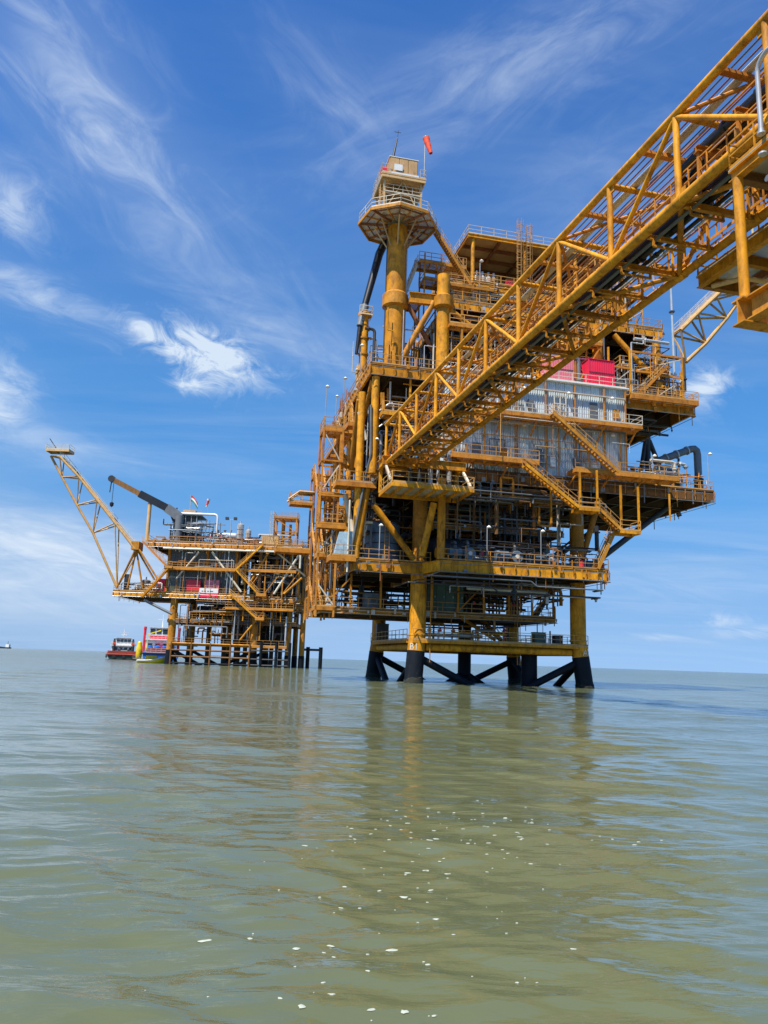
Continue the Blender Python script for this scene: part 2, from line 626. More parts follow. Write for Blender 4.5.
def edge_clutter(parent, p, q, bh, seed, out):
    """stiffeners, conduits, junction boxes and drops along one deck edge, too fine to tell apart"""
    rnd = random.Random(seed)
    p, q, out = V(p), V(q), V(out)
    L = (q - p).length
    d = (q - p).normalized()
    st = MB()
    n = max(2, int(L / 1.25))
    for i in range(n + 1):
        c = p + d * (L * i / n) + out * .06
        st.bar(c - V((0, 0, bh * .46)), c + V((0, 0, bh * .46)), .05 if abs(d.x) > .5 else .1, .1 if abs(d.x) > .5 else .05)
    st.build('web_stiffener', 'ochre', parent, kind='stuff')
    a, b = MB(), MB()
    for z in (bh * .2, -bh * .62):
        a.tube(p + out * .2 + V((0, 0, z)), q + out * .2 + V((0, 0, z)), .035, n=5)
    for i in range(int(L / .9)):
        c = p + d * rnd.uniform(0, L) + out * rnd.uniform(.12, .3)
        k = rnd.random()
        if k < .4:
            w, h = rnd.uniform(.08, .22), rnd.uniform(.1, .35)
            zz = rnd.uniform(-bh * .5, bh * .5)
            (a if rnd.random() < .5 else b).box(c.x - w, c.y - w * .6, c.z + zz - h, c.x + w, c.y + w * .6, c.z + zz + h)
        elif k < .75:
            (a if rnd.random() < .5 else b).bar(c - V((0, 0, bh * .5 + rnd.uniform(.2, 1.3))), c + V((0, 0, rnd.uniform(0, bh * .5))), rnd.uniform(.04, .1))
        else:
            b.bar(c + V((0, 0, bh * .5)), c + V((0, 0, bh * .5 + rnd.uniform(.5, 1.9))), rnd.uniform(.05, .12))
    a.build('edge_conduit', rnd.choice(['galv', 'greysteel', 'palerail']), parent, kind='stuff')
    b.build('edge_fitting', rnd.choice(['orange', 'rustred', 'ochre']), parent, kind='stuff')


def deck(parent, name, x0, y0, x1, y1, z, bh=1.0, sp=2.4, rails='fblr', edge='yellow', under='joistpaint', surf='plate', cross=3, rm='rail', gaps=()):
    """deck level: plate (part) with edge girders, joists and handrails as its sub-parts"""
    t = 0.09
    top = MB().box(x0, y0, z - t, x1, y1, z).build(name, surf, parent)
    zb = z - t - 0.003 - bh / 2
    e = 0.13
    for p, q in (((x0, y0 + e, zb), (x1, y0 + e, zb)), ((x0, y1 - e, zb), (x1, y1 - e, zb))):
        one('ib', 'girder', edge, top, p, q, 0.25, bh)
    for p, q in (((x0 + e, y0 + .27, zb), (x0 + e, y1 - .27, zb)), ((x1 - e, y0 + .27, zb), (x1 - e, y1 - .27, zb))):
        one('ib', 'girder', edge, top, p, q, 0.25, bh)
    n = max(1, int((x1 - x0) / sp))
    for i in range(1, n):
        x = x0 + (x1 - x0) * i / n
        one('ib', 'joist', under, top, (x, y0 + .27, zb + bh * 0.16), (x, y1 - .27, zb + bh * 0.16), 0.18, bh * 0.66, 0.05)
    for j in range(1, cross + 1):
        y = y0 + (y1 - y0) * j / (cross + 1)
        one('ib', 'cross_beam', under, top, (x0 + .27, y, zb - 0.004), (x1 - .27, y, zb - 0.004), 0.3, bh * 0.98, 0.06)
    o = 0.08
    runs = {'f': [(x0, y0 + o, z), (x1, y0 + o, z)], 'b': [(x0, y1 - o, z), (x1, y1 - o, z)],
            'l': [(x0 + o, y0, z), (x0 + o, y1, z)], 'r': [(x1 - o, y0, z), (x1 - o, y1, z)]}
    for k in rails:
        rail(top, runs[k], rm)
    sd = int(abs(x0 * 7 + y0 * 13 + z * 17))
    edge_clutter(top, (x0, y0, zb), (x1, y0, zb), bh, sd, (0, -1, 0))
    edge_clutter(top, (x0, y0, zb), (x0, y1, zb), bh, sd + 1, (-1, 0, 0))
    if 'r' in rails:
        edge_clutter(top, (x1, y0, zb), (x1, y1, zb), bh, sd + 2, (1, 0, 0))
    return top


def walkway(parent, name, x0, y0, x1, y1, z, rails='fblr', m='orange', surf='yellowgrating', bh=0.35, rm='rail', sp=1.5, alongx=True):
    top = MB().box(x0, y0, z - 0.04, x1, y1, z).build(name, surf, parent)
    zb = z - 0.045 - bh / 2
    for y in (y0 + .06, y1 - .06):
        one('bar', 'edge_beam', m, top, (x0, y, zb), (x1, y, zb), 0.12, bh)
    for x in (x0 + .06, x1 - .06):
        one('bar', 'edge_beam', m, top, (x, y0 + .125, zb), (x, y1 - .125, zb), 0.12, bh)
    if alongx:
        n = max(1, round((x1 - x0) / sp))
        for i in range(1, n):
            x = x0 + (x1 - x0) * i / n
            one('bar', 'bearer', m, top, (x, y0 + .125, zb + .02), (x, y1 - .125, zb + .02), 0.1, bh * 0.8)
    else:
        n = max(1, round((y1 - y0) / sp))
        for i in range(1, n):
            y = y0 + (y1 - y0) * i / n
            one('bar', 'bearer', m, top, (x0 + .125, y, zb + .02), (x1 - .125, y, zb + .02), 0.1, bh * 0.8)
    o = 0.05
    runs = {'f': [(x0, y0 + o, z), (x1, y0 + o, z)], 'b': [(x0, y1 - o, z), (x1, y1 - o, z)],
            'l': [(x0 + o, y0, z), (x0 + o, y1, z)], 'r': [(x1 - o, y0, z), (x1 - o, y1, z)]}
    for k in rails:
        rail(top, runs[k], rm)
    return top


def member(parent, p, q, r=0.35, m='yellow', name='brace', n=12):
    return one('tube', name, m, parent, p, q, r, n=n, cap=True)


PIPEM = ['greysteel', 'darksteel', 'ochre', 'galv', 'black', 'yellow', 'greysteel', 'joistpaint', 'palerail', 'galv']


def pipes(parent, box, n, rmin=0.05, rmax=0.2, seed=0, mats=PIPEM, vertical=0.35, name='pipe'):
    """n pipe runs with square turns inside a box; each run is a part"""
    rnd = random.Random(seed)
    x0, y0, z0, x1, y1, z1 = box
    for i in range(n):
        r = rmin + (rmax - rmin) * rnd.random() ** 2
        mb = MB()
        if rnd.random() < vertical:
            x, y = rnd.uniform(x0, x1), rnd.uniform(y0, y1)
            za = z0 if rnd.random() < 0.6 else rnd.uniform(z0, (z0 + z1) / 2)
            pts = [(x, y, za), (x, y, rnd.uniform(z0 + (z1 - z0) * 0.4, z1))]
            if rnd.random() < 0.6:
                e = rnd.choice((-1, 1)) * rnd.uniform(0.6, 3)
                pts.append((min(x1, max(x0, x + e)), y, pts[-1][2]))
                if abs(pts[-1][0] - x) < 0.4:
                    pts.pop()
                elif rnd.random() < 0.5:
                    pts.append((pts[-1][0], y, z1))
        else:
            z = rnd.uniform(z0 + (z1 - z0) * 0.25, z1)
            y = rnd.uniform(y0, y1)
            xa = rnd.uniform(x0, x0 + (x1 - x0) * 0.6)
            xb = min(x1, xa + rnd.uniform(2, max(2.5, (x1 - x0) * 0.6)))
            pts = [(xa, y, z), (xb, y, z)]
            k = rnd.random()
            if k < 0.4:
                pts.append((xb, y, rnd.uniform(z0, z - 0.3)))
            elif k < 0.7:
                pts.append((xb, y1, z))
            if rnd.random() < 0.4:
                pts.insert(0, (xa, y, rnd.uniform(z0, z - 0.3)))
        ok = [pts[0]]
        for p in pts[1:]:
            if (V(p) - V(ok[-1])).length > 0.3:
                ok.append(p)
        if len(ok) < 2:
            continue
        mb.elbow(ok, r, 7)
        for a, b in zip(ok, ok[1:]):                      # flanges
            if rnd.random() < 0.7:
                c = V(a).lerp(V(b), rnd.uniform(0.25, 0.75))
                d = (V(b) - V(a)).normalized()
                mb.tube(c - d * 0.06, c + d * 0.06, r * 1.7, n=8)
        mb.build(name, rnd.choice(mats), parent)


# ------------------------------------------------------------------ the sea
def sea():
    rng = np.random.default_rng(3)
    n = 64
    lam = np.exp(rng.uniform(np.log(0.22), np.log(9.0), n))
    th = rng.normal(R(82), 0.36, n)
    k = 2 * np.pi / lam
    amp = 0.0032 * lam ** 0.70 * rng.uniform(0.5, 1.4, n)
    ph = rng.uniform(0, 6.28, n)

    def height(x, y, spacing):
        z = np.zeros_like(x)
        for i in range(n):
            wgt = np.clip((lam[i] / spacing - 2.5) / 3.0, 0, 1)
            wx = x + 0.25 * np.sin(0.31 * y + i) + 0.15 * np.sin(0.9 * x + 2 * i)
            z += wgt * amp[i] * np.sin(k[i] * (wx * np.cos(th[i]) + y * np.sin(th[i])) + ph[i])
        g = 0.72 + 0.34 * np.sin(0.16 * x + 0.8 * np.sin(0.07 * y) + 0.6) * np.sin(0.083 * y + 1.0) + 0.24 * np.sin(0.43 * x + 0.21 * y + 1.2 * np.sin(0.13 * y))
        return z * g

    rings = [0.0, 0.6, 1.2]
    while rings[-1] < 420:
        rings.append(rings[-1] * 1.0066)
    while rings[-1] < 45000:
        rings.append(rings[-1] * 1.25)
    r = np.array(rings)
    a = np.concatenate([np.linspace(-34, 34, 560), np.linspace(36, 324, 145)])
    a = np.radians(a)
    na = len(a)
    RR, AA = np.meshgrid(r, a, indexing='ij')
    x, y = RR * np.sin(AA), RR * np.cos(AA)
    sp = np.maximum(RR * 0.0066, 0.012)
    coarse = np.zeros(na)
    coarse[560:] = 1
    sp = np.maximum(sp, np.where(coarse[None, :] > 0, RR * 0.035, 0))
    sp[rings.index(rings[2]) + 1:] = sp[rings.index(rings[2]) + 1:]
    z = height(x, y, sp)
    z[RR > 400] = 0
    co = np.stack([x, y, z], -1).reshape(-1, 3).astype(np.float32)
    nr = len(r)
    i, j = np.meshgrid(np.arange(nr - 1), np.arange(na), indexing='ij')
    j2 = (j + 1) % na
    q = np.stack([i * na + j, i * na + j2, (i + 1) * na + j2, (i + 1) * na + j], -1).reshape(-1, 4)[:, ::-1]
    me = bpy.data.meshes.new('sea')
    me.vertices.add(len(co))
    me.vertices.foreach_set('co', co.ravel())
    me.loops.add(q.size)
    me.loops.foreach_set('vertex_index', q.ravel().astype(np.int32))
    me.polygons.add(len(q))
    me.polygons.foreach_set('loop_start', np.arange(0, q.size, 4, dtype=np.int32))
    me.polygons.foreach_set('use_smooth', np.ones(len(q), bool))
    me.update()
    m = bpy.data.materials.new('sea_water')
    m.use_nodes = True
    nt = m.node_tree
    b = nt.nodes['Principled BSDF']
    t = nd(nt, 'ShaderNodeTexCoord')
    n1 = nd(nt, 'ShaderNodeTexNoise')
    n1.inputs['Scale'].default_value = 0.05
    n1.inputs['Detail'].default_value = 4
    nt.links.new(t.outputs['Object'], n1.inputs['Vector'])
    c = ramp(nt, n1.outputs['Fac'], [(0.35, (0.092, 0.106, 0.050)), (0.65, (0.118, 0.132, 0.066))])
    nt.links.new(c, b.inputs['Base Color'])
    b.inputs['Roughness'].default_value = 0.06
    b.inputs['IOR'].default_value = 1.45
    mp = nd(nt, 'ShaderNodeMapping')
    mp.inputs['Scale'].default_value = (0.42, 1.4, 1)
    mp.inputs['Rotation'].default_value = (0, 0, R(-12))
    nt.links.new(t.outputs['Object'], mp.inputs[0])
    hsum = None
    for sc, st in ((0.45, 0.16), (1.5, 0.15), (4.2, 0.055), (11.0, 0.012)):
        nn = nd(nt, 'ShaderNodeTexNoise')
        nn.inputs['Scale'].default_value = sc
        nn.inputs['Detail'].default_value = 3
        nn.inputs['Roughness'].default_value = 0.5
        nn.inputs['Distortion'].default_value = 0.6
        nt.links.new(mp.outputs[0], nn.inputs['Vector'])
        hgt = mth(nt, 'MULTIPLY', nn.outputs['Fac'], st)
        hsum = hgt if hsum is None else mth(nt, 'ADD', hsum, hgt)
    bp = nd(nt, 'ShaderNodeBump')
    bp.inputs['Strength'].default_value = 0.40
    bp.inputs['Distance'].default_value = 1.0
    # waves too fine for the mesh far out stay in the bump: it grows with distance from the fine mesh
    rad = nd(nt, 'ShaderNodeVectorMath', operation='LENGTH')
    nt.links.new(t.outputs['Object'], rad.inputs[0])
    far = mth(nt, 'DIVIDE', mth(nt, 'SUBTRACT', rad.outputs['Value'], 25.0), 260.0, clamp=True)
    hsum = mth(nt, 'MULTIPLY', hsum, mth(nt, 'ADD', mth(nt, 'MULTIPLY', mth(nt, 'POWER', far, 0.5), 2.4), 0.5))
    nt.links.new(hsum, bp.inputs['Height'])
    nt.links.new(mth(nt, 'ADD', mth(nt, 'MULTIPLY', mth(nt, 'POWER', far, 0.7), 0.13), 0.045), b.inputs['Roughness'])
    nt.links.new(bp.outputs[0], b.inputs['Normal'])
    me.materials.append(m)
    link('sea', me, kind='structure')
    # foam flecks floating in the foreground, too many and too small to count
    mb = MB()
    rnd = random.Random(5)

    def fleck(fx, fy, s):
        zz = float(height(np.array([fx]), np.array([fy]), np.array([max(0.012, fy * 0.0066)]))[0])
        nn = rnd.randint(7, 10)
        asp, ro = rnd.uniform(1.0, 2.4), rnd.uniform(-0.5, 0.5)
        k0 = len(mb.v)
        rs = [s * rnd.uniform(0.6, 1.25) for _ in range(nn)]
        for lev, f in ((0.002, 1.0), (0.005, 0.8)):
            for i2 in range(nn):
                t2 = 2 * math.pi * i2 / nn
                u, v = math.cos(t2) * rs[i2] * asp * f, math.sin(t2) * rs[i2] * f
                mb.v.append(V((fx + u * math.cos(ro) - v * math.sin(ro), fy + u * math.sin(ro) + v * math.cos(ro), zz + lev)))
        for i2 in range(nn):
            j3 = (i2 + 1) % nn
            mb.f.append((k0 + i2, k0 + j3, k0 + nn + j3, k0 + nn + i2))
        mb.f.append(tuple(range(k0 + nn, k0 + 2 * nn)))

    big = [(205, 941), (280, 1004), (302, 1010), (323, 985), (332, 998), (371, 1013), (404, 1014), (436, 920), (404, 892), (345, 883), (250, 938), (392, 951), (428, 967), (296, 948), (320, 893), (487, 865), (330, 945)]
    for px, py in big:
        rr = ray(px, py)
        fx, fy = rr[0] * EYE / -rr[2], rr[1] * EYE / -rr[2]
        fleck(fx, fy, rnd.choice((.5, .7, .9, 1, 1.4)) * rnd.uniform(0.012, 0.022) * (1 + fy / 30))
    for i in range(60):
        px, py = rnd.gauss(400, 110), rnd.uniform(800, 1022)
        rr = ray(px, py)
        fx, fy = rr[0] * EYE / -rr[2], rr[1] * EYE / -rr[2]
        fleck(fx, fy, rnd.uniform(0.004, 0.012))
    for i in range(80):
        px, py = rnd.gauss(480, 75), rnd.gauss(842, 18)
        rr = ray(px, py)
        fx, fy = rr[0] * EYE / -rr[2], rr[1] * EYE / -rr[2]
        fleck(fx, fy, rnd.uniform(0.005, 0.014) * (1 + fy / 25))
    mb.build('sea_foam', 'foamwhite', None, kind='stuff', label='small white foam flecks drifting on the green water', cat='foam')
    return height


wave = sea()

# ------------------------------------------------------------------ small equipment (each a thing of its own)
def text_on_leg(parent, txt, c, r, ang, z, size):
    """painted letters wrapped round a leg of radius r about (c.x, c.y)"""
    cu = bpy.data.curves.new('letters', 'FONT')
    cu.body, cu.size, cu.align_x = txt, size, 'CENTER'
    o = bpy.data.objects.new('letters', cu)
    COL.objects.link(o)
    dg = bpy.context.evaluated_depsgraph_get()
    me = bpy.data.meshes.new_from_object(o.evaluated_get(dg))
    bpy.data.objects.remove(o)
    for v in me.vertices:
        t = ang + v.co.x / r
        v.co = (c[0] + math.cos(t) * (r + 0.012), c[1] + math.sin(t) * (r + 0.012), z + v.co.y)
    me.materials.clear()
    me.materials.append(MATS['letter'])
    return link('leg_number', me, parent)


def pump(loc, rz, label, group=None, m='bluegrey'):
    t = thing('motor_pump', label, 'pump', loc, rz, group)
    mb = MB().box(-1.6, -0.6, 0.0, 1.6, 0.6, 0.22)
    for x in (-1.2, 0, 1.2):
        mb.box(x - .1, -.66, -.0, x + .1, -.6, .3)
    mb.build('skid', 'darksteel', t)
    mb = MB().lathe((-1.5, 0, 0.95), (1, 0, 0), [(0, .3), (.06, .55), (.35, .58), (.4, .5), (1.45, .5), (1.5, .4), (1.6, .16), (1.7, .12)], 16)
    for i in range(10):
        a = i * math.pi / 5
        c = V((0, math.cos(a), math.sin(a)))
        mb.bar(V((-1.05, 0, .95)) + c * .53, V((-.1, 0, .95)) + c * .53, .05)
    mb.box(-1.1, -.3, .22, -.9, .3, .6).box(-.35, -.3, .22, -.15, .3, .6)
    mb.build('motor', m, t)
    mb = MB().lathe((0.75, -.62, 0.9), (0, 1, 0), [(0, .34), (.02, .62), (.2, .68), (.9, .68), (1.0, .5), (1.1, .2)], 18)
    mb.box(.45, -.4, .2, 1.05, .3, .6)
    mb.build('pump_casing', m, t)
    MB().lathe((0.75, -.72, 0.9), (0, 1, 0), [(0, .22), (.1, .24), (.11, .3)], 14).build('suction_port', 'white', t)
    MB().box(.08, -.28, .62, .32, .28, 1.22).build('coupling_guard', 'ochre', t)
    MB().elbow([(0.75, .15, 1.4), (0.75, .15, 2.3), (0.75, 1.4, 2.3)], .15, 8).build('discharge_pipe', 'greysteel', t)
    return t


def vessel(loc, rz, L, r, label, m='greysteel', group=None, base=0.7):
    t = thing('separator_vessel', label, 'vessel', loc, rz, group)
    zc = base + r
    d = r * 0.5
    prof = [(-d, r * .05), (-d * .93, r * .4), (-d * .7, r * .72), (-d * .35, r * .93), (0, r), (L, r), (L + d * .35, r * .93), (L + d * .7, r * .72), (L + d * .93, r * .4), (L + d, r * .05)]
    MB().lathe((-L / 2, 0, zc), (1, 0, 0), prof, 20).build('shell', m, t)
    for x in (-L * .3, L * .3):
        MB().box(x - .15, -r * .8, 0, x + .15, r * .8, zc - r * .45).box(x - .3, -r * .9, 0, x + .3, r * .9, .08).build('saddle', 'ochre', t)
    for x, rr in ((-L * .35, .16), (0, .2), (L * .28, .14)):
        MB().tube((x, 0, zc + r * .9), (x, 0, zc + r + .5), rr, n=8).tube((x, 0, zc + r + .45), (x, 0, zc + r + .56), rr * 1.7, n=10).build('nozzle', 'greysteel', t)
    MB().lathe((L * .12, -r * .9, zc), (0, -1, 0), [(0, .3), (.25, .3), (.26, .42), (.36, .42)], 14).build('manway', m, t)
    return t


def tank(loc, rz, r, h, label, m='greysteel', group=None):
    t = thing('storage_tank', label, 'tank', loc, rz, group)
    MB().lathe((0, 0, 0), (0, 0, 1), [(0, r * 1.05), (.12, r * 1.05), (.121, r), (h, r), (h + r * .2, r * .75), (h + r * .3, r * .3)], 22).build('shell', m, t)
    for k in range(1, 4):
        MB().lathe((0, 0, h * k / 4), (0, 0, 1), [(-.05, r * 1.03), (.05, r * 1.03)], 22).build('band', 'darksteel', t)
    MB().tube((0, 0, h + r * .25), (0, 0, h + r * .3 + .6), .15, n=8).build('vent', 'galv', t)
    ladder(t, (0, -r - .25, 0), h, 'rail', cage=False)
    return t


def cabinet(loc, rz, w, d, h, label, m='greysteel', cat='cabinet', group=None, name='equipment_cabinet'):
    t = thing(name, label, cat, loc, rz, group)
    MB().box(-w / 2, -d / 2, .1, w / 2, d / 2, h).build('body', m, t)
    MB().box(-w / 2 - .04, -d / 2 - .04, 0, w / 2 + .04, d / 2 + .04, .095).build('plinth', 'darksteel', t)
    MB().box(-w / 2 - .05, -d / 2 - .05, h + .003, w / 2 + .05, d / 2 + .05, h + .07).build('lid', m, t)
    n = max(1, round(w / 1.0))
    for i in range(n):
        x0 = -w / 2 + w * i / n + .05
        x1 = -w / 2 + w * (i + 1) / n - .05
        p = MB().box(x0, -d / 2 - .035, .2, x1, -d / 2 - .003, h - .1).build('door_panel', m, t)
        MB().box(x1 - .16, -d / 2 - .09, h * .5, x1 - .1, -d / 2 - .038, h * .5 + .25).build('handle', 'galv', p)
    return t


def container(loc, rz, w, d, h, label, m, lower=None, group=None, name='freight_box'):
    t = thing(name, label, 'container', loc, rz, group)
    mb = MB().box(-w / 2, -d / 2, .12, w / 2, d / 2, h)
    n = int(w / .28)
    for i in range(n):
        x = -w / 2 + .14 + i * (w - .28) / max(1, n - 1)
        mb.box(x - .05, -d / 2 - .035, .25, x + .05, -d / 2, h - .12)
    mb.build('body', m, t)
    for x in (-w / 2, w / 2):
        for y in (-d / 2, d / 2):
            MB().box(x - .06, y - .06, 0, x + .06, y + .06, h + .04).build('corner_post', m, t)
    MB().box(-w / 2, -d / 2 - .07, h * .52, w / 2, -d / 2 - .038, h * .52 + .09).build('locking_bar', 'darksteel', t)
    MB().box(-w / 2 - .08, -d / 2 - .09, h + .044, w / 2 + .08, d / 2 + .08, h + .1).build('roof', m, t)
    return t


LAMP = None


def light_pole(loc, rz, h, label, group=None):
    t = thing('light_pole', label, 'light pole', loc, rz, group)
    MB().tube((0, 0, 0), (0, 0, h), .045, n=6).box(-.12, -.12, 0, .12, .12, .05).build('pole', 'galv', t)
    MB().path([(0, 0, h), (0, -.25, h + .15), (0, -.5, h + .12)], .03, 6).build('bracket', 'galv', t)
    MB().lathe((0, -.5, h + .17), (0, 0, -1), [(0, .06), (.05, .12), (.2, .26), (.25, .24)], 12).build('lamp', 'lampglass', t)
    return t


def drum(loc, label, m, group=None):
    t = thing('oil_drum', label, 'drum', loc, 0, group)
    MB().lathe((0, 0, 0), (0, 0, 1), [(0, .29), (.02, .31), (.3, .3), (.31, .32), (.33, .3), (.6, .3), (.61, .32), (.63, .3), (.87, .3), (.89, .31), (.9, .28)], 14).build('shell', m, t)
    MB().lathe((.12, .12, .9), (0, 0, 1), [(0, .05), (.03, .05)], 8).build('bung', 'galv', t)
    return t


def manifold(loc, rz, n, label, group=None, m='greysteel'):
    t = thing('valve_manifold', label, 'manifold', loc, rz, group)
    w = n * 0.8
    MB().tube((-w / 2 - .4, 0, .8), (w / 2 + .4, 0, .8), .16, n=8).build('header', m, t)
    MB().tube((-w / 2 - .4, .5, 1.9), (w / 2 + .4, .5, 1.9), .12, n=8).build('header', 'ochre', t)
    for i in range(n):
        x = -w / 2 + .4 + i * .8
        v = MB().elbow([(x, 0, .8), (x, 0, 1.9), (x, .5, 1.9)], .07, 6).lathe((x, 0, 1.15), (0, 0, 1), [(0, .1), (.08, .19), (.2, .19), (.28, .1)], 8).build('valve', m, t)
        MB().tube((x, -.1, 1.29), (x, -.42, 1.29), .025, n=5).lathe((x, -.42, 1.29), (0, -1, 0), [(0, .2), (.04, .2)], 12).build('hand_wheel', 'red' if i % 3 == 0 else 'bluegrey', v)
        MB().tube((x, 0, 0), (x, 0, .66), .06, n=6).build('support', 'darksteel', t)
    return t


def windsock(loc, label, h=4.0, size=1.0, droop=0.35, az=0.0):
    t = thing('windsock', label, 'windsock', loc, 0)
    MB().tube((0, 0, 0), (0, 0, h), .035, n=6).box(-.1, -.1, 0, .1, .1, .04).build('pole', 'palerail', t)
    d = V((math.cos(az) * .3, math.sin(az) * .3, -1.0)).normalized()
    prev = V((0.1, 0, h))
    L = 2.0 * size
    cols = ['sockwhite', 'sock', 'sock', 'sock', 'sockwhite']
    for i, m in enumerate(['sock'] * 5 if size >= 1 else cols):
        a, b = prev + d * (L * i / 5), prev + d * (L * (i + 1) / 5)
        r0, r1 = (.36 - .035 * i) * size, (.36 - .035 * (i + 1)) * size
        MB().path([a, a.lerp(b, .5) + V((.02 * (-1) ** i, 0, 0)), b], [r0, (r0 + r1) / 2 * 1.03, r1], 12, cap=False).build('cloth_band', m, t)
    MB().lathe(prev, d, [(0, .37 * size), (.04, .37 * size)], 14).build('hoop', 'galv', t)
    return t


# ------------------------------------------------------------------ main production platform
P1 = Frame(3.551, 81.876, 13.0)
A1 = P1.ang
plat = thing('offshore_platform', 'tall yellow offshore platform with stacked decks and numbered legs', 'platform', P1.w(0, 0, 0), A1)
Z0, Z1, Z2, Z3, Z4, Z5 = 4.15, 7.6, 12.5, 22.8, 33.6, 43.7
X0, X1, Y1 = 0.4, 18.9, 18.7
for (tx, ty, fx, fy, num) in ((X0, 0, 0.0, 0, 'B1'), (X1, 0, 19.5, 0, 'A1'), (X0 + .1, Y1, 0.0, Y1, None), (X1, Y1, 19.5, Y1, None)):
    ex = (fx - tx) / 5.0
    ey = (-0.05 if ty == 0 else 0.05)
    pt = lambda z: (tx + ex * max(0, 5 - z), ty + ey * max(0, 5 - z), z)
    leg = one('path', 'jacket_leg', 'yellow', plat, [pt(3.3), pt(5.0), pt(11.4)], [.92, .88, .86], 20)
    one('path', 'splash_zone_sleeve', 'splash', leg, [pt(-8), pt(3.296)], [.96, .945], 20)
    gr = MB()
    rn = random.Random(int(fx * 7 + fy))
    rings = []
    for k in range(9):
        z = -1.2 + k * .2
        c = pt(z)
        rings.append([(c[0] + math.cos(t) * rr, c[1] + math.sin(t) * rr, z + (rn.uniform(-.22, .3) if k == 8 else 0)) for t, rr in ((2 * math.pi * j / 22, .99 + rn.uniform(0, .07) * (1 if k < 8 else .2)) for j in range(22))])
    gr.loft(rings).build('marine_growth', 'growth', leg)
    one('lathe', 'weld_collar', 'yellow', leg, pt(5.0), (0, 0, 1), [(-.08, .93), (.08, .93)], 20)
    one('tube', 'deck_column', 'ochre', plat, (tx, ty, 12.52), (tx, ty, 21.4), .8, n=18)
    if num:
        text_on_leg(leg, num, pt(3.6)[:2], .925, R(-90 - 13 - (18 if num == 'B1' else -38)), 3.45, 0.95)
# horizontal ring and braces of the jacket
for p, q in (((X0, 0), (X1, 0)), ((X0, Y1), (X1, Y1)), ((X0, 0), (X0, Y1)), ((X1, 0), (X1, Y1))):
    p, q = V((*p, 3.75)), V((*q, 3.75))
    d = (q - p).normalized()
    one('tube', 'ring_beam', 'yellow', plat, p + d * .9, q - d * .9, .38, n=14)
cxm, cym = (X0 + X1) / 2, Y1 / 2
for a, b in (((X0, 0), (cxm, 0)), ((X1, 0), (cxm, 0)), ((X0, Y1), (cxm, Y1)), ((X1, Y1), (cxm, Y1)), ((X0, 0), (X0 - .3, cym)), ((X0, Y1), (X0 - .3, cym)), ((X1, 0), (X1 + .3, cym)), ((X1, Y1), (X1 + .3, cym))):
    pa, pb = V((*a, 2.75)), V((*b, -1.7))
    one('tube', 'jacket_brace', 'splash', plat, pa, pb, .40, n=12)
for a in ((cxm, 0), (X0 - .3, cym), (X1 + .3, cym), (cxm, Y1)):
    one('tube', 'jacket_node', 'splash', plat, (*a, -4), (*a, -.6), .6, n=12)
# well conductors and caissons standing in the sea
for x, y, r, top, m in ((8.9, 9.3, .78, 7.4, 'splash'), (13.8, 1.7, .88, 3.5, 'splash')):
    one('tube', 'well_conductor', m, plat, (x, y, -8), (x, y, top), r, n=14)
for dx, dy in ((-3.4, -2.2), (3.4, -1.6), (-2.6, 3.0), (3.0, 3.2)):
    one('tube', 'conductor_brace', 'splash', plat, (8.9, 9.3, 1.2), (8.9 + dx, 9.3 + dy, -1.2), .34, n=10)
one('lathe', 'conductor_skirt', 'splash', plat, (8.9, 9.3, -2), (0, 0, 1), [(0, 2.1), (2.3, 1.5), (2.9, .8)], 14)
for x, y, r in ((1.6, -.75, .06), (12.2, 1.2, .07), (12.6, 1.4, .05)):
    one('tube', 'riser', 'darksteel' if r > .1 else 'ochre', plat, (x, y, -.5 if r > .1 else 2.2), (x, y, 11.2), r, n=8)

# level 0: boat-landing walkway between the legs
lw = walkway(plat, 'lower_walkway', -0.3, -0.95, 19.6, 0.95, Z0 + .35, 'f', 'yellow', 'grating', .3)
walkway(plat, 'lower_walkway', -0.3, Y1 - .95, 19.6, Y1 + .95, Z0 + .35, 'b', 'yellow', 'grating', .3)
walkway(plat, 'lower_walkway', -0.5, 1.0, 1.3, Y1 - 1.0, Z0 + .35, 'l', 'yellow', 'grating', .3, alongx=False)
walkway(plat, 'lower_walkway', 17.9, 1.0, 19.8, Y1 - 1.0, Z0 + .35, 'r', 'yellow', 'grating', .3, alongx=False)
walkway(plat, 'lower_walkway', 1.4, 4.2, 17.8, 6.6, Z0 + .34, 'fb', 'yellow', 'grating', .3)
# level 1: hanging sub-cellar deck
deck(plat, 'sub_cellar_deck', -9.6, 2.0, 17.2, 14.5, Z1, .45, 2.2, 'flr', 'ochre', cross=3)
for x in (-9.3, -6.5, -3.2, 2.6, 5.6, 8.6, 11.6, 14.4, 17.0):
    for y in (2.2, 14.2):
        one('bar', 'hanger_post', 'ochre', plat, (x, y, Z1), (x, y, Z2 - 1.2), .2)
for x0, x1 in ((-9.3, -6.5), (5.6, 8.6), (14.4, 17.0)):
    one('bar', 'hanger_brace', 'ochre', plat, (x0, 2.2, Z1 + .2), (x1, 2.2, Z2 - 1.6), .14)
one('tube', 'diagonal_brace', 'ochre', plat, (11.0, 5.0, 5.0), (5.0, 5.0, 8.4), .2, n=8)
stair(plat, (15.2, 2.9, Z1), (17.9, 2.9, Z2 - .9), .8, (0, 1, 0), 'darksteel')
stair(plat, (13.2, 6.8, Z0 + .35), (10.0, 6.8, Z1), .8, (0, 1, 0), 'ochre')
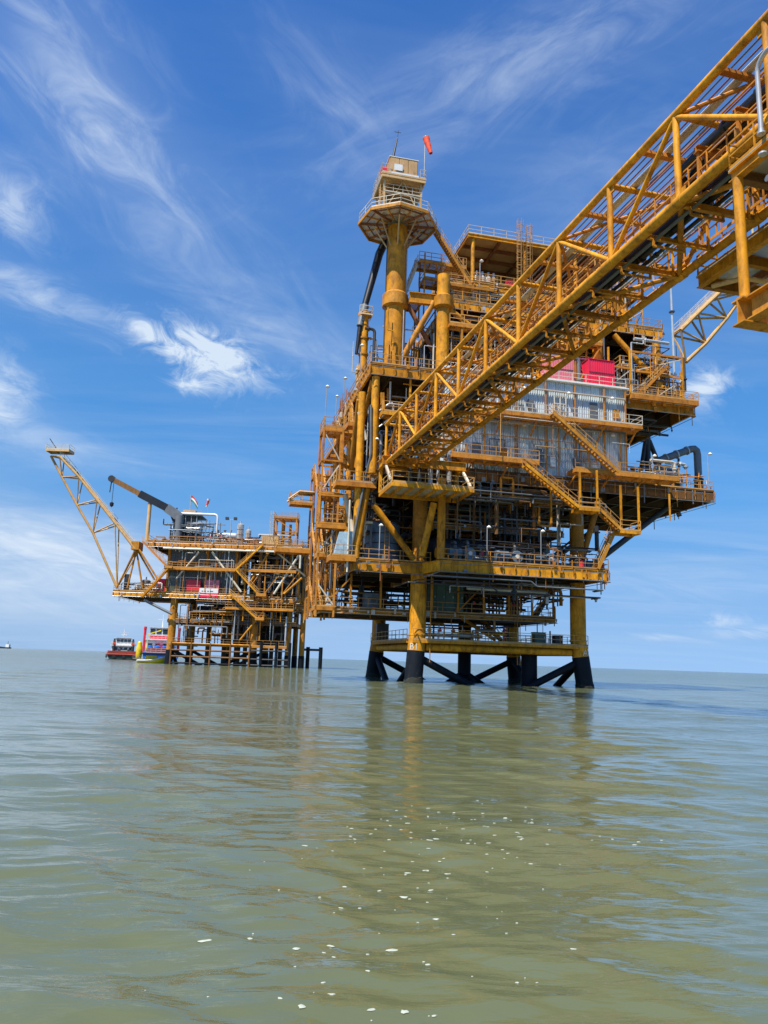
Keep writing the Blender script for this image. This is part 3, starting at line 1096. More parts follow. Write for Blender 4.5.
# level 2: cellar deck (front bay stands forward of the numbered leg)
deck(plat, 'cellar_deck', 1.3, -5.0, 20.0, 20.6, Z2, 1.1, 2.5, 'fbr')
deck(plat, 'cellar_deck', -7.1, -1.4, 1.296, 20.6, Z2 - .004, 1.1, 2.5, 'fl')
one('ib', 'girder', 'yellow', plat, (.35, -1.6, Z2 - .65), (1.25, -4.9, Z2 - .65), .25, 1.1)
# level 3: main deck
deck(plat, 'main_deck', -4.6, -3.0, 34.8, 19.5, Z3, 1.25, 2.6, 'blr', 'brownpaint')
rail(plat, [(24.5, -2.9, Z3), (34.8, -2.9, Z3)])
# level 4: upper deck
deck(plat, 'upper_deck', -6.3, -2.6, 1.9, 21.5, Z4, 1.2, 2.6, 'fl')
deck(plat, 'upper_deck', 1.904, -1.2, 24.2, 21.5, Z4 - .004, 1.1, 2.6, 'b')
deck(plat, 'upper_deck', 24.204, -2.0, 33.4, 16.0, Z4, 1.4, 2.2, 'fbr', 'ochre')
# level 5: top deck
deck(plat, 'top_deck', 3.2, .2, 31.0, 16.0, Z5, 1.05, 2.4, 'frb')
one('ib', 'girder', 'yellow', plat, (-1.4, 0.6, Z5 - .4), (3.1, .35, Z5 - .4), .5, 1.3)

# columns between the decks
for x, y, za, zb, r in ((-5.5, -2.0, Z3 - 1.3, Z4 - 1.4, .42), (-6.75, -1.1, Z2, Z4 - 3.0, .40), (-6.1, 8.0, Z2, Z4 - 1.4, .36), (-6.1, 19.0, Z2, Z4 - 1.4, .36),
                        (2.6, .2, Z4, 46.4, .74), (22.2, .4, Z4, Z5 - 1.2, .62), (30.2, .4, Z4, Z5 - 1.2, .5), (30.2, 15.2, Z4, Z5 - 1.2, .5), (2.6, 15.5, Z4, Z5 - 1.2, .5), (16, 15.5, Z4, Z5 - 1.2, .5),
                        (1.4, -4.5, Z2, 21.0, .42), (24.8, .2, Z3, Z4 - 1.4, .5), (24.8, 15.5, Z3, Z4 - 1.4, .5), (2.6, 15.5, Z3, Z4 - 1.4, .6)):
    member(plat, (x, y, za), (x, y, zb), r, 'yellow', 'column', 16)
one('lathe', 'column_collar', 'yellow', plat, (2.6, .2, Z5 - 1.0), (0, 0, 1), [(-.6, .75), (-.3, 1.12), (.9, 1.12), (1.2, .78)], 20)
f = P1.on
# braces, placed on the faces where the photograph shows them
for p, q, r, m in ((f(368, 482, -1.1), f(355, 556, -1.1), .40, 'yellow'), (f(374, 505, -1.0), f(414, 560, -1.0), .34, 'yellow'), (f(434, 503, -4.5), f(422, 556, -3.6), .36, 'yellow'),
                   (f(359, 412, -1.1), f(366, 440, -1.1), .22, 'palerail'), (f(359, 400, -1.0), f(351, 470, 3.0), .3, 'ochre'), (f(345, 495, 0), f(356, 545, -1.0), .28, 'palerail'),
                   ((19.4, .3, Z2), (31.3, .3, Z3 - 1.3), .34, 'darksteel'), ((19.4, 18.5, Z2), (31.3, 18.5, Z3 - 1.3), .34, 'darksteel'),
                   ((19.2, .1, Z2 + .5), (21.9, .1, Z3 - 1.3), .34, 'ochre'), ((19.2, 18.6, Z2), (9.7, 18.6, Z3 - 1.3), .36, 'joistpaint'), ((.6, 18.6, Z2), (9.4, 18.6, Z3 - 1.3), .36, 'joistpaint'),
                   (f(444, 305, .2), f(482, 335, .2), .30, 'yellow'), (f(434, 302, .4), f(400, 362, 1.5), .34, 'ochre'), (f(405, 300, 2), f(438, 360, 2), .28, 'rustred'),
                   (f(614, 335, .2), f(662, 388, -1.2), .34, 'yellow'), ((12, 0.4, Z5 - 1.2), (21.7, .4, Z4), .3, 'ochre'), ((12, 0.4, Z5 - 1.2), (3.2, .4, Z4), .3, 'ochre'),
                   ((-6.1, 8, Z3), (-6.1, 18.6, Z4 - 1.5), .3, 'ochre'), ((-6.1, 8, Z3), (-5.7, -1.2, Z4 - 1.5), .26, 'ochre'), ((-6.1, 8.2, Z3 - 1), (-6.1, 18.6, Z2 + .3), .3, 'ochre')):
    member(plat, p, q, r, m, 'diagonal_brace', 12)
# knee frame carrying the right wing of the upper deck
n0 = f(647, 440, 12)
one('bar', 'knee_plate', 'rustred', plat, (24.9, 12, n0[2] + .8), (n0[0] + .4, 12, n0[2] + .8), .5, 2.2)
member(plat, (n0[0], 12, n0[2]), (n0[0], 12, Z3), .42, 'darksteel')
member(plat, (n0[0] - .2, 12, n0[2]), (n0[0] - 2.2, 12, Z3), .3, 'darksteel')
member(plat, (n0[0] + .3, 12, n0[2]), (n0[0] + 4.6, 12, Z3), .32, 'darksteel')

# ---- bridge landing basket hung from the front
xa, xb = f(376, 500, -8.0)[0], f(470, 490, -8.0)[0]
land = walkway(plat, 'landing_platform', -5.0, -8.8, 3.4, -3.2, 19.2, 'flrb', 'yellow', 'grating', .38, sp=1.2)
for x in (-4.9, 3.3):
    one('bar', 'hanger_post', 'yellow', plat, (x, -3.3, 19.2), (x, -3.3, 22.0), .3)
    one('bar', 'hanger_brace', 'palerail', plat, (x, -8.0, 19.5), (x, -4.6, 22.4), .22)
one('ib', 'girder', 'yellow', plat, (-5.3, -5.6, 22.1), (3.6, -5.6, 22.1), .35, .9)
one('ib', 'girder', 'yellow', plat, (-5.0, -5.4, 22.1), (-5.0, -3.0, 22.1), .35, .9)
one('ib', 'girder', 'yellow', plat, (3.3, -5.4, 22.1), (3.3, -3.0, 22.1), .35, .9)
for x, y in ((-2.0, -4.2), (-1.0, -4.4), (.2, -4.2), (1.1, -4.0), (2.2, -4.3)):
    one('tube', 'riser', random.choice(['galv', 'darksteel', 'greysteel']), plat, (x, y, 19.3), (x, y, 25.8), random.uniform(.12, .3), n=10)
pipes(plat, (-4.5, -7.0, 22.6, 3.0, -3.4, 26.0), 40, .04, .14, 11)

# ---- stairs on the front
wk = Z3 + .9
s1 = walkway(plat, 'front_walkway', 2.2, -5.2, 12.0, -3.1, wk, 'f', 'orange', 'yellowgrating', .4)
s2 = walkway(plat, 'front_walkway', 16.2, -5.2, 28.8, -3.1, wk - .35, 'f', 'orange', 'yellowgrating', .4)
zm = f(560, 418, -4.4)[2]
mz = walkway(plat, 'mezzanine_walkway', 3.0, -5.0, 24.6, -2.75, zm, 'frl', 'orange', 'yellowgrating', .4, rm='palerail')
for x in (4, 8, 12, 16, 20, 24):
    one('bar', 'bracket', 'orange', mz, (x, -4.8, zm - .45), (x, -2.9, zm - 1.9), .14)
    one('bar', 'bracket', 'orange', plat, (x + .4, -5.0, wk - 1.0), (x + .4, -3.05, wk - 1.9), .14)
stair(plat, f(619, 472, -6.2), f(553, 412, -6.2), .95, (0, 1, 0), 'ochre')
p_top, p_mid = f(526, 464, -6.2), f(579, 507, -6.2)
stair(plat, p_mid, p_top, .95, (0, 1, 0), 'yellow')
walkway(plat, 'stair_landing', p_mid[0], -6.3, p_mid[0] + 2.4, -4.4, p_mid[2], 'f', 'yellow', 'yellowgrating', .3)
for x in (p_mid[0] + .2, p_mid[0] + 2.2):
    one('bar', 'hanger_post', 'yellow', plat, (x, -6.1, p_mid[2]), (x, -6.1, wk - .7), .18)
p_low = f(622, 530, -6.2)
stair(plat, p_low, (p_mid[0] + 2.4, -6.2, p_mid[2]), .95, (0, 1, 0), 'ochre')
walkway(plat, 'stair_landing', p_low[0] - .2, -6.3, p_low[0] + 2.2, -4.4, p_low[2], 'fr', 'yellow', 'yellowgrating', .3)
for x in (p_low[0] + .0, p_low[0] + 2.1):
    one('bar', 'hanger_post', 'yellow', plat, (x, -6.1, p_low[2]), (x, -6.1, Z3 - 1.2), .18)
stair(plat, (P1.on(594, 566, -4.2)[0], -4.2, Z2), (p_low[0] - .2, -4.2, p_low[2]), .95, (0, -1, 0), 'ochre')
for x, z in ((13.4, 21.3), (27.6, 21.4)):
    one('bar', 'hanger_post', 'yellow', plat, (x, -5.0, z - 3), (x, -5.0, z), .14)
# square hanging frames under the main deck edge
for px, py in ((507, 487), (545, 515)):
    c = f(px, py, -3.3)
    fr = MB()
    for p, q in (((-.7, -1.2), (.7, -1.2)), ((-.7, 1.0), (.7, 1.0)), ((-.7, -1.2), (-.7, 1.0)), ((.7, -1.2), (.7, 1.0))):
        fr.bar((c[0] + p[0], -3.3, c[2] + p[1]), (c[0] + q[0], -3.3, c[2] + q[1]), .2)
    fr.build('hanging_frame', 'ochre', plat)
for x, y0, y1, z in ((6.2, -2.5, 3.5, 20.2), (11.2, -2.5, 3.5, 19.8), (15.2, -2.5, 3.0, 20.4)):
    o = one('bar', 'runway_beam', 'ochre', plat, (x, y0, z), (x, y1, z), .25, .4)
    one('bar', 'hanger', 'ochre', o, (x, y0 + .2, z + .2), (x, y0 + .2, Z3 - 1.3), .15)
    one('bar', 'hanger', 'ochre', o, (x, y1 - .2, z + .2), (x, y1 - .2, Z3 - 1.3), .15)

# ---- stair tower on the left side
def frame_box(x0, y0, x1, y1, z0, z1, m='orange'):
    mb = MB()
    for x in (x0, x1):
        for y in (y0, y1):
            mb.bar((x, y, z0), (x, y, z1), .2)
    for z in (z0 + .1, z1 - .1):
        mb.bar((x0, y0, z), (x1, y0, z), .18).bar((x0, y1, z), (x1, y1, z), .18).bar((x0, y0, z), (x0, y1, z), .18).bar((x1, y0, z), (x1, y1, z), .18)
    return mb.build('stair_frame', m, plat)


zs = [7.6, 10.2, 13.2, 16.4, 19.8, 23.3]
tx0, tx1 = -10.4, -8.3
for i, z in enumerate(zs):
    yb = 1.5 if i % 2 == 0 else 7.5
    top = walkway(plat, 'stair_landing', tx0, yb, tx1, yb + 2.6, z, 'lf' if i % 2 == 0 else 'lb', 'orange', 'yellowgrating', .35, sp=.9)
    if i < len(zs) - 1:
        za = zs[i + 1]
        y0, y1 = (4.1, 7.5) if i % 2 == 0 else (7.5, 4.1)
        xx = tx0 + .1 if i % 2 == 0 else tx0 + 1.25
        stair(plat, (xx, y0, z), (xx, y1, za), .95, (1, 0, 0), 'orange')
for x in (tx0 + .1, tx1 - .1):
    for y in (1.6, 4.0, 7.6, 10.0):
        one('bar', 'tower_post', 'orange', plat, (x, y, 6.5), (x, y, (26.8 if y < 5 else 24.4)), .2)
frame_box(tx0 + .05, 1.5, tx1 + .1, 4.1, 23.3, 26.9)
walkway(plat, 'stair_landing', tx0, 1.4, tx1 + .2, 4.2, 27.2, 'lfb', 'orange', 'yellowgrating', .35, sp=.9)
frame_box(tx0 - .2, .4, tx1 + .6, 1.4, 16.2, 19.6)
walkway(plat, 'stair_landing', tx0 - .3, .3, tx1 + .7, 1.45, 16.2, 'fl', 'orange', 'yellowgrating', .4)
walkway(plat, 'side_balcony', -9.3, -1.9, -5.0, .2, f(348, 490, -1.5)[2] + .9, 'fl', 'orange', 'grating', .5)
walkway(plat, 'side_balcony', -9.6, -2.2, -6.9, .2, Z2 + .1, 'fl', 'orange', 'yellowgrating', .5)
for p, q in (((tx1, 2, 23.2), (-6.0, 4, 23.2)), ((tx1, 8, 19.7), (-6.1, 8, 19.7)), ((tx1, 8, 13.1), (-7.0, 8, 13.1)), ((tx1, 2, 16.3), (-6.9, 0, 16.3)), ((tx1, 2, 27), (-6.2, 2, 27)), ((tx1, 9, 26), (-6.2, 9, 26))):
    one('bar', 'tie_beam', 'orange', plat, p, q, .25, .35)
for p, q in (((tx0, 1.6, 13.2), (tx1, 1.6, 16.2)), ((tx0, 1.6, 19.8), (tx1, 1.6, 23.3)), ((tx1, 1.6, 23.3), (tx0, 1.6, 26.8)), ((tx0, 1.6, 10.2), (tx1, 1.6, 7.6))):
    one('bar', 'tower_brace', 'palerail', plat, p, q, .14)
# landing awning and walkway reaching out to the left
aw = f(300, 506, 8)
walkway(plat, 'outreach_walkway', aw[0] - 1.2, 7.5, tx0 + .2, 9.2, 19.8, 'fbl', 'orange', 'grating', .3)
for yy in (7.5, 9.2):
    mb = MB().path([(tx0 + .2, yy, 21.0), (aw[0] - .2, yy, 21.0), (aw[0] - 1.4, yy, 20.0)], .12, 6)
    mb.build('awning_beam', 'boompaint', plat)
MB().box(aw[0] - .2, 7.5, 21.1, tx0 + .2, 9.2, 21.16).build('awning_roof', 'tan', plat)
ow = f(297, 545, 10)
walkway(plat, 'outreach_walkway', ow[0] - 2.6, 8.2, tx0 + .2, 10.2, ow[2] - .7, 'fbl', 'orange', 'yellowgrating', .4)
one('bar', 'hanger_brace', 'palerail', plat, (tx0, 10.2, ow[2] - 3.6), (ow[0] - 2.4, 10.2, ow[2] - .9), .16)

# ---- added dark sheets that stand in for the deep shade behind the process areas
def shade_sheet(x0, x1, y, z0, z1, m='darksteel'):
    w = MB().box(x0, y, z0, x1, y + .12, z1).build('shade_sheet', m, plat)
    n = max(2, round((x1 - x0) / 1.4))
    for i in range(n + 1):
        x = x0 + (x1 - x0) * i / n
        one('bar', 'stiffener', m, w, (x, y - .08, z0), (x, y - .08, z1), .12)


shade_sheet(-6.6, 14.0, 15.5, Z2 + .02, Z3 - 1.4)
shade_sheet(-4.3, 2.2, 13.0, Z3 + .02, Z4 - 1.4)
shade_sheet(3.4, 24.0, 11.5, Z4 + .02, Z5 - 1.3)
shade_sheet(24.6, 30.5, 13.5, Z4 + .02, Z5 - 3.0)
shade_sheet(2.4, 12.0, 11.0, Z1 + .02, Z2 - 1.3)
# ---- intermediate floors and frames inside the process areas
deck(plat, 'mezzanine_floor', 2.0, 1.5, 18.0, 14.0, 17.4, .5, 2.4, 'fl', 'ochre', cross=2)
deck(plat, 'mezzanine_floor', 3.6, 1.2, 22.0, 10.5, 38.6, .6, 2.4, 'fl', 'orange', cross=2)
deck(plat, 'mezzanine_floor', 24.8, -.2, 31.5, 8.0, 38.2, .5, 2.2, 'frl', 'orange', cross=2)
walkway(plat, 'side_walkway', -7.6, 2.0, -6.35, 20.0, 28.2, 'lf', 'orange', 'yellowgrating', .4, alongx=False)
walkway(plat, 'side_walkway', -8.4, 4.4, -7.2, 20.0, 17.6, 'lf', 'orange', 'yellowgrating', .4, alongx=False)
walkway(plat, 'wall_walkway', 3.0, -1.2, 22.0, .1, Z5 - 3.6, 'f', 'orange', 'yellowgrating', .35)
for x in (4.5, 8.0, 11.5, 15.0, 18.5):
    one('bar', 'frame_post', 'ochre', plat, (x, -1.0, Z4 + .2), (x, -1.0, Z5 - 1.2), .22)
    one('bar', 'frame_brace', 'orange', plat, (x, -1.0, Z4 + .6), (x + 3.5, -1.0, Z5 - 3.8), .15)
for x in (4.0, 9.2, 14.4):
    one('bar', 'frame_post', 'brownpaint', plat, (x, 1.7, Z2), (x, 1.7, 17.0), .26)
    one('bar', 'frame_brace', 'brownpaint', plat, (x, 1.7, Z2 + .3), (x + 5, 1.7, 16.8), .2)
    one('bar', 'frame_post', 'brownpaint', plat, (x, 1.7, 17.4), (x, 1.7, Z3 - 1.3), .26)
for y in (3.5, 12.0, 16.0):
    one('tube', 'side_brace', 'ochre', plat, (-6.2, y, Z2 + .2), (-6.2, y + 3.6, Z3 - 1.2), .2, n=8)
    one('bar', 'side_post', 'yellow', plat, (-6.25, y + .4, Z3), (-6.25, y + .4, Z4 - 1.2), .24)
    one('tube', 'side_brace', 'ochre', plat, (-6.25, y + .4, Z3), (-6.25, y + 4.0, Z4 - 1.3), .16, n=8)
for x, z in ((22.6, Z4), (25.4, Z4), (29.0, Z4), (32.4, Z4)):
    one('bar', 'frame_post', 'yellow', plat, (x, -1.4, z), (x, -1.4, z + 6.4 - .2 * x / 10), .18)
for x0, x1, z in ((22.6, 25.4, 37.2), (25.4, 29.0, 37.0), (29.0, 32.4, 36.8), (25.4, 32.4, 39.4)):
    one('bar', 'frame_beam', 'orange', plat, (x0, -1.4, z), (x1, -1.4, z), .16, .24)
    one('bar', 'frame_brace', 'palerail', plat, (x0, -1.4, z - 2.6), (x1, -1.4, z - .2), .1)
stair(plat, (26.0, -1.8, Z4), (30.2, -1.8, 38.0), .8, (0, 1, 0), 'orange')
stair(plat, (20.6, -.9, Z4 + .2), (16.0, -.9, Z5 - 3.6), .8, (0, 1, 0), 'orange')
stair(plat, (-7.3, 12.0, 17.6), (-7.3, 18.0, Z3), .8, (1, 0, 0), 'orange')
for i, (px, py, w, h) in enumerate(((455, 452, 2.4, 2.0), (497, 450, 1.8, 2.4), (545, 455, 2.2, 1.8), (588, 452, 2.0, 2.2), (515, 405, 1.6, 1.6), (560, 404, 1.4, 1.8))):
    c = P1.on(px, py, -2.95)
    fr_ = MB()
    for dx in (-w / 2, 0, w / 2):
        fr_.bar((c[0] + dx, -2.98, c[2] - h / 2), (c[0] + dx, -2.98, c[2] + h / 2), .1)
    for dz in (-h / 2, 0, h / 2):
        fr_.bar((c[0] - w / 2, -2.99, c[2] + dz), (c[0] + w / 2, -2.99, c[2] + dz), .09)
    fr_.build('cable_rack', ['orange', 'greysteel', 'palerail'][i % 3], plat)
for z, m in ((28.6, 'greysteel'), (32.6, 'palerail')):
    one('bar', 'cable_tray', m, plat, (2.2, -3.05, z), (23.6, -3.05, z), .28, .12)
for x in (3.0, 6.6, 10.2, 13.8, 17.4, 21.0, 23.7):
    one('bar', 'wall_post', 'orange', plat, (x, -2.98, Z3 + .1), (x, -2.98, Z4), .14)
# ---- pipework through the decks
pipes(plat, (-4.5, 3.0, Z3 + .2, 1.6, 16, Z4 - 1.6), 34, .06, .28, 21)
pipes(plat, (-3.8, -2.6, Z3 + .2, 1.6, 2.5, Z4 - 1.6), 34, .05, .18, 22)
pipes(plat, (1.5, -4.4, Z2 + 2.2, 20, 14, Z3 - 1.4), 110, .05, .26, 23, vertical=.25, mats=['darksteel', 'darksteel', 'greysteel', 'joistpaint', 'black', 'ochre', 'brownpaint', 'greysteel', 'palerail'])  # mostly dark colours, picked to stand in for the interior shade
pipes(plat, (-6.5, -.6, Z2 + .2, 1.2, 14, Z3 - 1.4), 50, .05, .26, 24, mats=['darksteel', 'darksteel', 'greysteel', 'joistpaint', 'black', 'ochre', 'brownpaint', 'greysteel', 'palerail'])  # same darkened colour list imitates the shade inside the left bay
pipes(plat, (1.8, -4.6, Z1 + 1.2, 20.4, 14, Z2 - 1.25), 46, .05, .22, 25, vertical=.3, mats=['darksteel', 'greysteel', 'joistpaint', 'black', 'galv', 'ochre'])
pipes(plat, (-9.0, 2.4, Z1 + .1, 16.8, 13.8, Z2 - 1.3), 60, .06, .2, 26, vertical=.75, mats=['darksteel', 'greysteel', 'joistpaint', 'black'])
pipes(plat, (3.5, -1.0, Z4 + .2, 24, 12, Z5 - 1.3), 120, .06, .32, 27, vertical=.35)
pipes(plat, (24.6, -1.7, Z4 + .2, 33.8, 12, Z4 + 8), 110, .04, .2, 28, vertical=.5)
pipes(plat, (-5.8, 0, Z4 + .2, 2.2, 12, Z4 + 8), 40, .05, .2, 29, vertical=.6)
pipes(plat, (25, -2.6, Z3 + .2, 34, 14, Z3 + 3.4), 46, .05, .22, 30, vertical=.4)
pipes(plat, (12, 3, Z5 + .2, 30, 12, Z5 + 4), 50, .05, .22, 31, vertical=.5)
pipes(plat, (2.0, -5.5, wk + .4, 24, -3.0, wk + 5), 15, .03, .06, 32, vertical=.3, mats=['galv', 'palerail', 'orange', 'rail'])
pipes(plat, (24.8, -1.6, Z4 - 3.0, 33.5, 12, Z4 - 1.5), 18, .06, .2, 33, vertical=0, mats=['darksteel', 'ochre', 'greysteel', 'black'])
pipes(plat, (2.0, -.6, Z0 + .5, 17.5, 12, Z1 - .6), 18, .05, .14, 34, vertical=.7, mats=['darksteel', 'greysteel', 'ochre'])
pipes(plat, (-10.2, 1.6, 9, -7.4, 9.5, 23), 22, .05, .16, 35, vertical=.7)
for i, (z, y) in enumerate(((11.2, -5.35), (10.75, -5.2), (10.3, -4.9), (10.0, -4.6))):     # service lines under the cellar deck edge
    MB().elbow([(1.0 - i, y + 2, z), (1.0 - i, y, z), (13 - 2 * i, y, z), (13.6 - 2 * i, y, z - .5 * (i % 2)), (19.2, y, z - .5 * (i % 2)), (19.2, y + 2, z - .5 * (i % 2))], .06 + .02 * (i % 2), 7).build('service_line', 'greysteel' if i < 2 else 'darksteel', plat)
for x in (3, 6.5, 10, 13.5, 17, 19):
    one('bar', 'line_hanger', 'darksteel', plat, (x, -5.05, 9.8), (x, -5.05, 11.4), .08)
MB().elbow([f(371, 405, -2.4), f(371, 455, -2.4), f(366, 475, -1.6), f(349, 560, -1.6), f(347, 575, -1.6)], .14, 8).build('drain_pipe', 'greysteel', plat)
MB().elbow([f(350, 500, -1.9), f(347, 572, -1.9)], .1, 8).build('drain_pipe', 'palerail', plat)
for i in range(3):
    z = 26.6 + i * .9
    MB().elbow([(-5.0, -2.2, z), (-4.0, -2.2, z + .9), (-2.2, -2.2, z + .9), (-2.2, 1.5, z + .9)], .09, 7).build('pipe', 'galv', plat)
one('bar', 'column', 'yellow', plat, f(382, 393, -2.2), f(383, 412, -2.2), .4)
fb = f(388, 407, -2.2)
walkway(plat, 'hanging_basket', fb[0] - .9, -3.6, fb[0] + 2.6, -2.0, fb[2] - .9, 'flr', 'yellow', 'yellowgrating', .35)
one('bar', 'hanger_post', 'yellow', plat, (fb[0] + 2.4, -2.2, fb[2] - .9), (fb[0] + 2.4, -2.2, Z4 - 1.2), .2)

pipes(plat, (3.2, -1.1, Z4 + .3, 23.5, 1.2, Z5 - 1.3), 60, .04, .14, 36, vertical=.35, mats=['galv', 'orange', 'ochre', 'greysteel', 'palerail', 'rustred', 'darksteel'])
pipes(plat, (-6.2, 1.0, Z3 + .2, -4.7, 18, Z4 - 1.6), 26, .05, .16, 37, vertical=.5)
pipes(plat, (-7.0, -.8, Z2 + .2, -5.0, 18, Z3 - 1.5), 26, .05, .18, 38, vertical=.5)
pipes(plat, (24.5, -1.9, Z4 + .2, 33.0, 1.5, Z4 + 4.5), 60, .03, .11, 39, vertical=.55, mats=['galv', 'orange', 'yellow', 'greysteel', 'palerail', 'rustred', 'white'])
pipes(plat, (25, -2.7, Z3 + .2, 34.4, -1.0, Z3 + 2.2), 24, .03, .1, 40, vertical=.5, mats=['galv', 'orange', 'greysteel', 'white', 'palerail'])
pipes(plat, (1.6, -4.8, Z2 + .2, 19.6, -1.0, Z2 + 2.4), 50, .04, .12, 41, vertical=.5, mats=['darksteel', 'darksteel', 'bluegrey', 'black', 'brownpaint', 'greysteel'])  # dark colours put shade into the pipes behind the front rail
pipes(plat, (2.0, -4.9, Z3 - 4.6, 20, -1.0, Z3 - 1.5), 40, .04, .12, 42, vertical=.3, mats=['darksteel', 'brownpaint', 'ochre', 'joistpaint', 'greysteel'])
pipes(plat, (3.5, .6, Z5 + .2, 27, 3.0, Z5 + 4.0), 40, .04, .14, 43, vertical=.4)

# ------------------------------------------------------------------ clad building between main and upper deck
def corrugated(w, h, d=0.07, ribs=4):
    mb = MB()
    xs = [(0, 0)]
    p = w / ribs
    for i in range(ribs):
        x = i * p
        xs += [(x + p * .12, 0), (x + p * .28, -d), (x + p * .62, -d), (x + p * .78, 0)]
    xs.append((w, 0))
    k = len(mb.v)
    for z in (0, h):
        for x, y in xs:
            mb.v.append(V((x, y, z)))
    n = len(xs)
    for i in range(n - 1):
        mb.f.append((k + i, k + i + 1, k + n + i + 1, k + n + i))
    return mb


def clad_building(name, label, loc, rz, w, d, h, pw=1.09, storey=None, m='cladding', left=True):
    t = thing(name, label, 'building', loc, rz)
    MB().box(.06, .08, 0, w - .06, d, h - .02).build('core_wall', m, t)
    storey = storey or [0, h]
    for z0, z1 in zip(storey, storey[1:]):
        n = round(w / pw)
        me = corrugated(w / n - .03, z1 - z0 - .08).mesh('wall_panel', m)
        for i in range(n):
            link('wall_panel', me, t, loc=(i * w / n + .015, .0, z0 + .02))
        nl = round(d / pw)
        for i in range(nl if left else 0):
            link('wall_panel', me, t, loc=(.03, d - i * d / nl - .02, z0 + .02), rz=R(-90))
        MB().box(-.04, -.12, z1 - .06, w + .04, -.075, z1 + .06).build('trim_strip', 'white' if z1 == h else 'greysteel', t)
    MB().box(-.25, -.45, h, w + .25, d + .2, h + .14).build('roof', 'white', t)
    return t


zb = Z3 + .01
bl = clad_building('process_building', 'pale blue corrugated clad building behind the front walkways of the main deck', P1.w(2.1, -2.68, zb), A1, 21.8, 1.35, Z4 - zb + .25, storey=[0, 6.6, Z4 - zb + .25], left=True)
for x, z in ((3.2, .9), (10.5, .9), (17.2, 7.0)):
    dr = MB().box(x, -.16, z, x + .95, -.08, z + 2.05).build('door', 'greysteel', bl)
    MB().box(x + .78, -.24, z + .95, x + .84, -.165, z + 1.15).build('handle', 'galv', dr)
for x in (1.5, 5.6, 8.4, 13.3, 15.6, 19.0, 20.9):
    z = random.uniform(1, 2)
    MB().elbow([(x, -.2, .1), (x, -.2, 5 + z), (x + .5, -.2, 5.4 + z)], .06, 6).build('conduit', random.choice(['galv', 'palerail', 'ochre']), bl)
for x in (3.8, 9.0, 14.4, 19.8):
    for z in (5.4, 9.8):
        MB().lathe((x, -.62, z), (0, 0, -1), [(0, .06), (.05, .12), (.2, .26), (.25, .24)], 10).bar((x, -.13, z + .05), (x, -.62, z + .05), .05).build('wall_lamp', 'lampglass', bl)
for x, z, w, h in ((6.4, 1.2, .8, 1.3), (12.2, 1.0, .6, 1.1), (15.0, 1.4, 1.0, .8), (18.4, 1.2, .7, 1.2), (9.6, 7.5, .7, 1.0), (20.1, 7.4, .6, 1.1), (5.2, 7.4, .5, .9)):
    MB().box(x, -.4, z, x + w, -.085, z + h).build('junction_box', random.choice(['greysteel', 'white', 'ochre']), bl)
light = lambda px, py, y, z0, h, lab, grp=None: light_pole(P1.w(P1.on(px, py, y)[0], y, z0), A1, h, lab, grp)

# ------------------------------------------------------------------ lookout column with octagonal platform
TX, TY = -2.7, 2.0
tw = thing('lookout_tower', 'thick yellow column carrying an octagonal railed platform and a tan cabin', 'tower', P1.w(TX, TY, Z4), A1)
h8 = 53.1 - Z4
MB().path([(0, 0, .05), (0, 0, h8 - .5)], [1.16, 1.16], 26).build('column', 'yellow', tw)
MB().lathe((0, 0, .02), (0, 0, 1), [(0, 2.5), (.5, 2.5), (.55, 2.3), (.8, 1.25)], 22).build('base_ring', 'ochre', tw)
MB().lathe((0, 0, Z5 - Z4 - 1.4), (0, 0, 1), [(0, 1.2), (.2, 1.5), (1.6, 1.5), (1.9, 1.2)], 24).build('collar', 'ochre', tw)
rot8 = -math.atan2(1, 0) - A1 + R(3)
R8 = 4.65
oc = [(math.cos(rot8 + i * math.pi / 4) * R8, math.sin(rot8 + i * math.pi / 4) * R8) for i in range(8)]
MB().prism(oc, h8 - .03, h8).build('platform_grating', 'grating', tw)
for i in range(8):
    p, q = oc[i], oc[(i + 1) % 8]
    one('bar', 'rim_beam', 'ochre', tw, (*p, h8 - .23), (*q, h8 - .23), .14, .36)
    one('bar', 'radial_beam', 'rustred', tw, (p[0] * .97, p[1] * .97, h8 - .2), (p[0] * .25, p[1] * .25, h8 - .2), .14, .3)
    a, b = (p[0] * .55, p[1] * .55), (q[0] * .55, q[1] * .55)
    one('bar', 'tangent_beam', 'rustred', tw, (*a, h8 - .15), (*b, h8 - .15), .1, .2)
    a, b = (p[0] * .8, p[1] * .8), (q[0] * .8, q[1] * .8)
    one('bar', 'tangent_beam', 'rustred', tw, (*a, h8 - .12), (*b, h8 - .12), .08, .14)
    mp_ = ((p[0] + q[0]) / 2, (p[1] + q[1]) / 2)
    one('bar', 'radial_beam', 'ochre', tw, (mp_[0] * .96, mp_[1] * .96, h8 - .14), (mp_[0] * .3, mp_[1] * .3, h8 - .14), .09, .18)
    one('tube', 'strut', 'tan', tw, (p[0] * .62, p[1] * .62, h8 - .4), (p[0] * .24, p[1] * .24, h8 - 3.2), .09, n=8)
rail(tw, [(x * .985, y * .985, h8) for x, y in oc + oc[:1]], 'palerail')
hu = 58.0 - Z4
for x in (-2.2, 2.2):
    for y in (-2.0, 2.0):
        one('bar', 'frame_post', 'tan', tw, (x, y, h8), (x, y, hu - .2), .2)
for x in (-2.2, 2.2):
    one('bar', 'frame_brace', 'palerail', tw, (x, -2.0, h8 + .1), (x, 2.0, hu - .4), .12)
    one('bar', 'frame_rail', 'tan', tw, (x, -2.0, h8 + 2.8), (x, 2.0, h8 + 2.8), .14)
MB().box(-1.5, -1.0, h8 + .02, 1.5, 1.7, hu - .9).build('machinery_housing', 'brownpaint', tw)
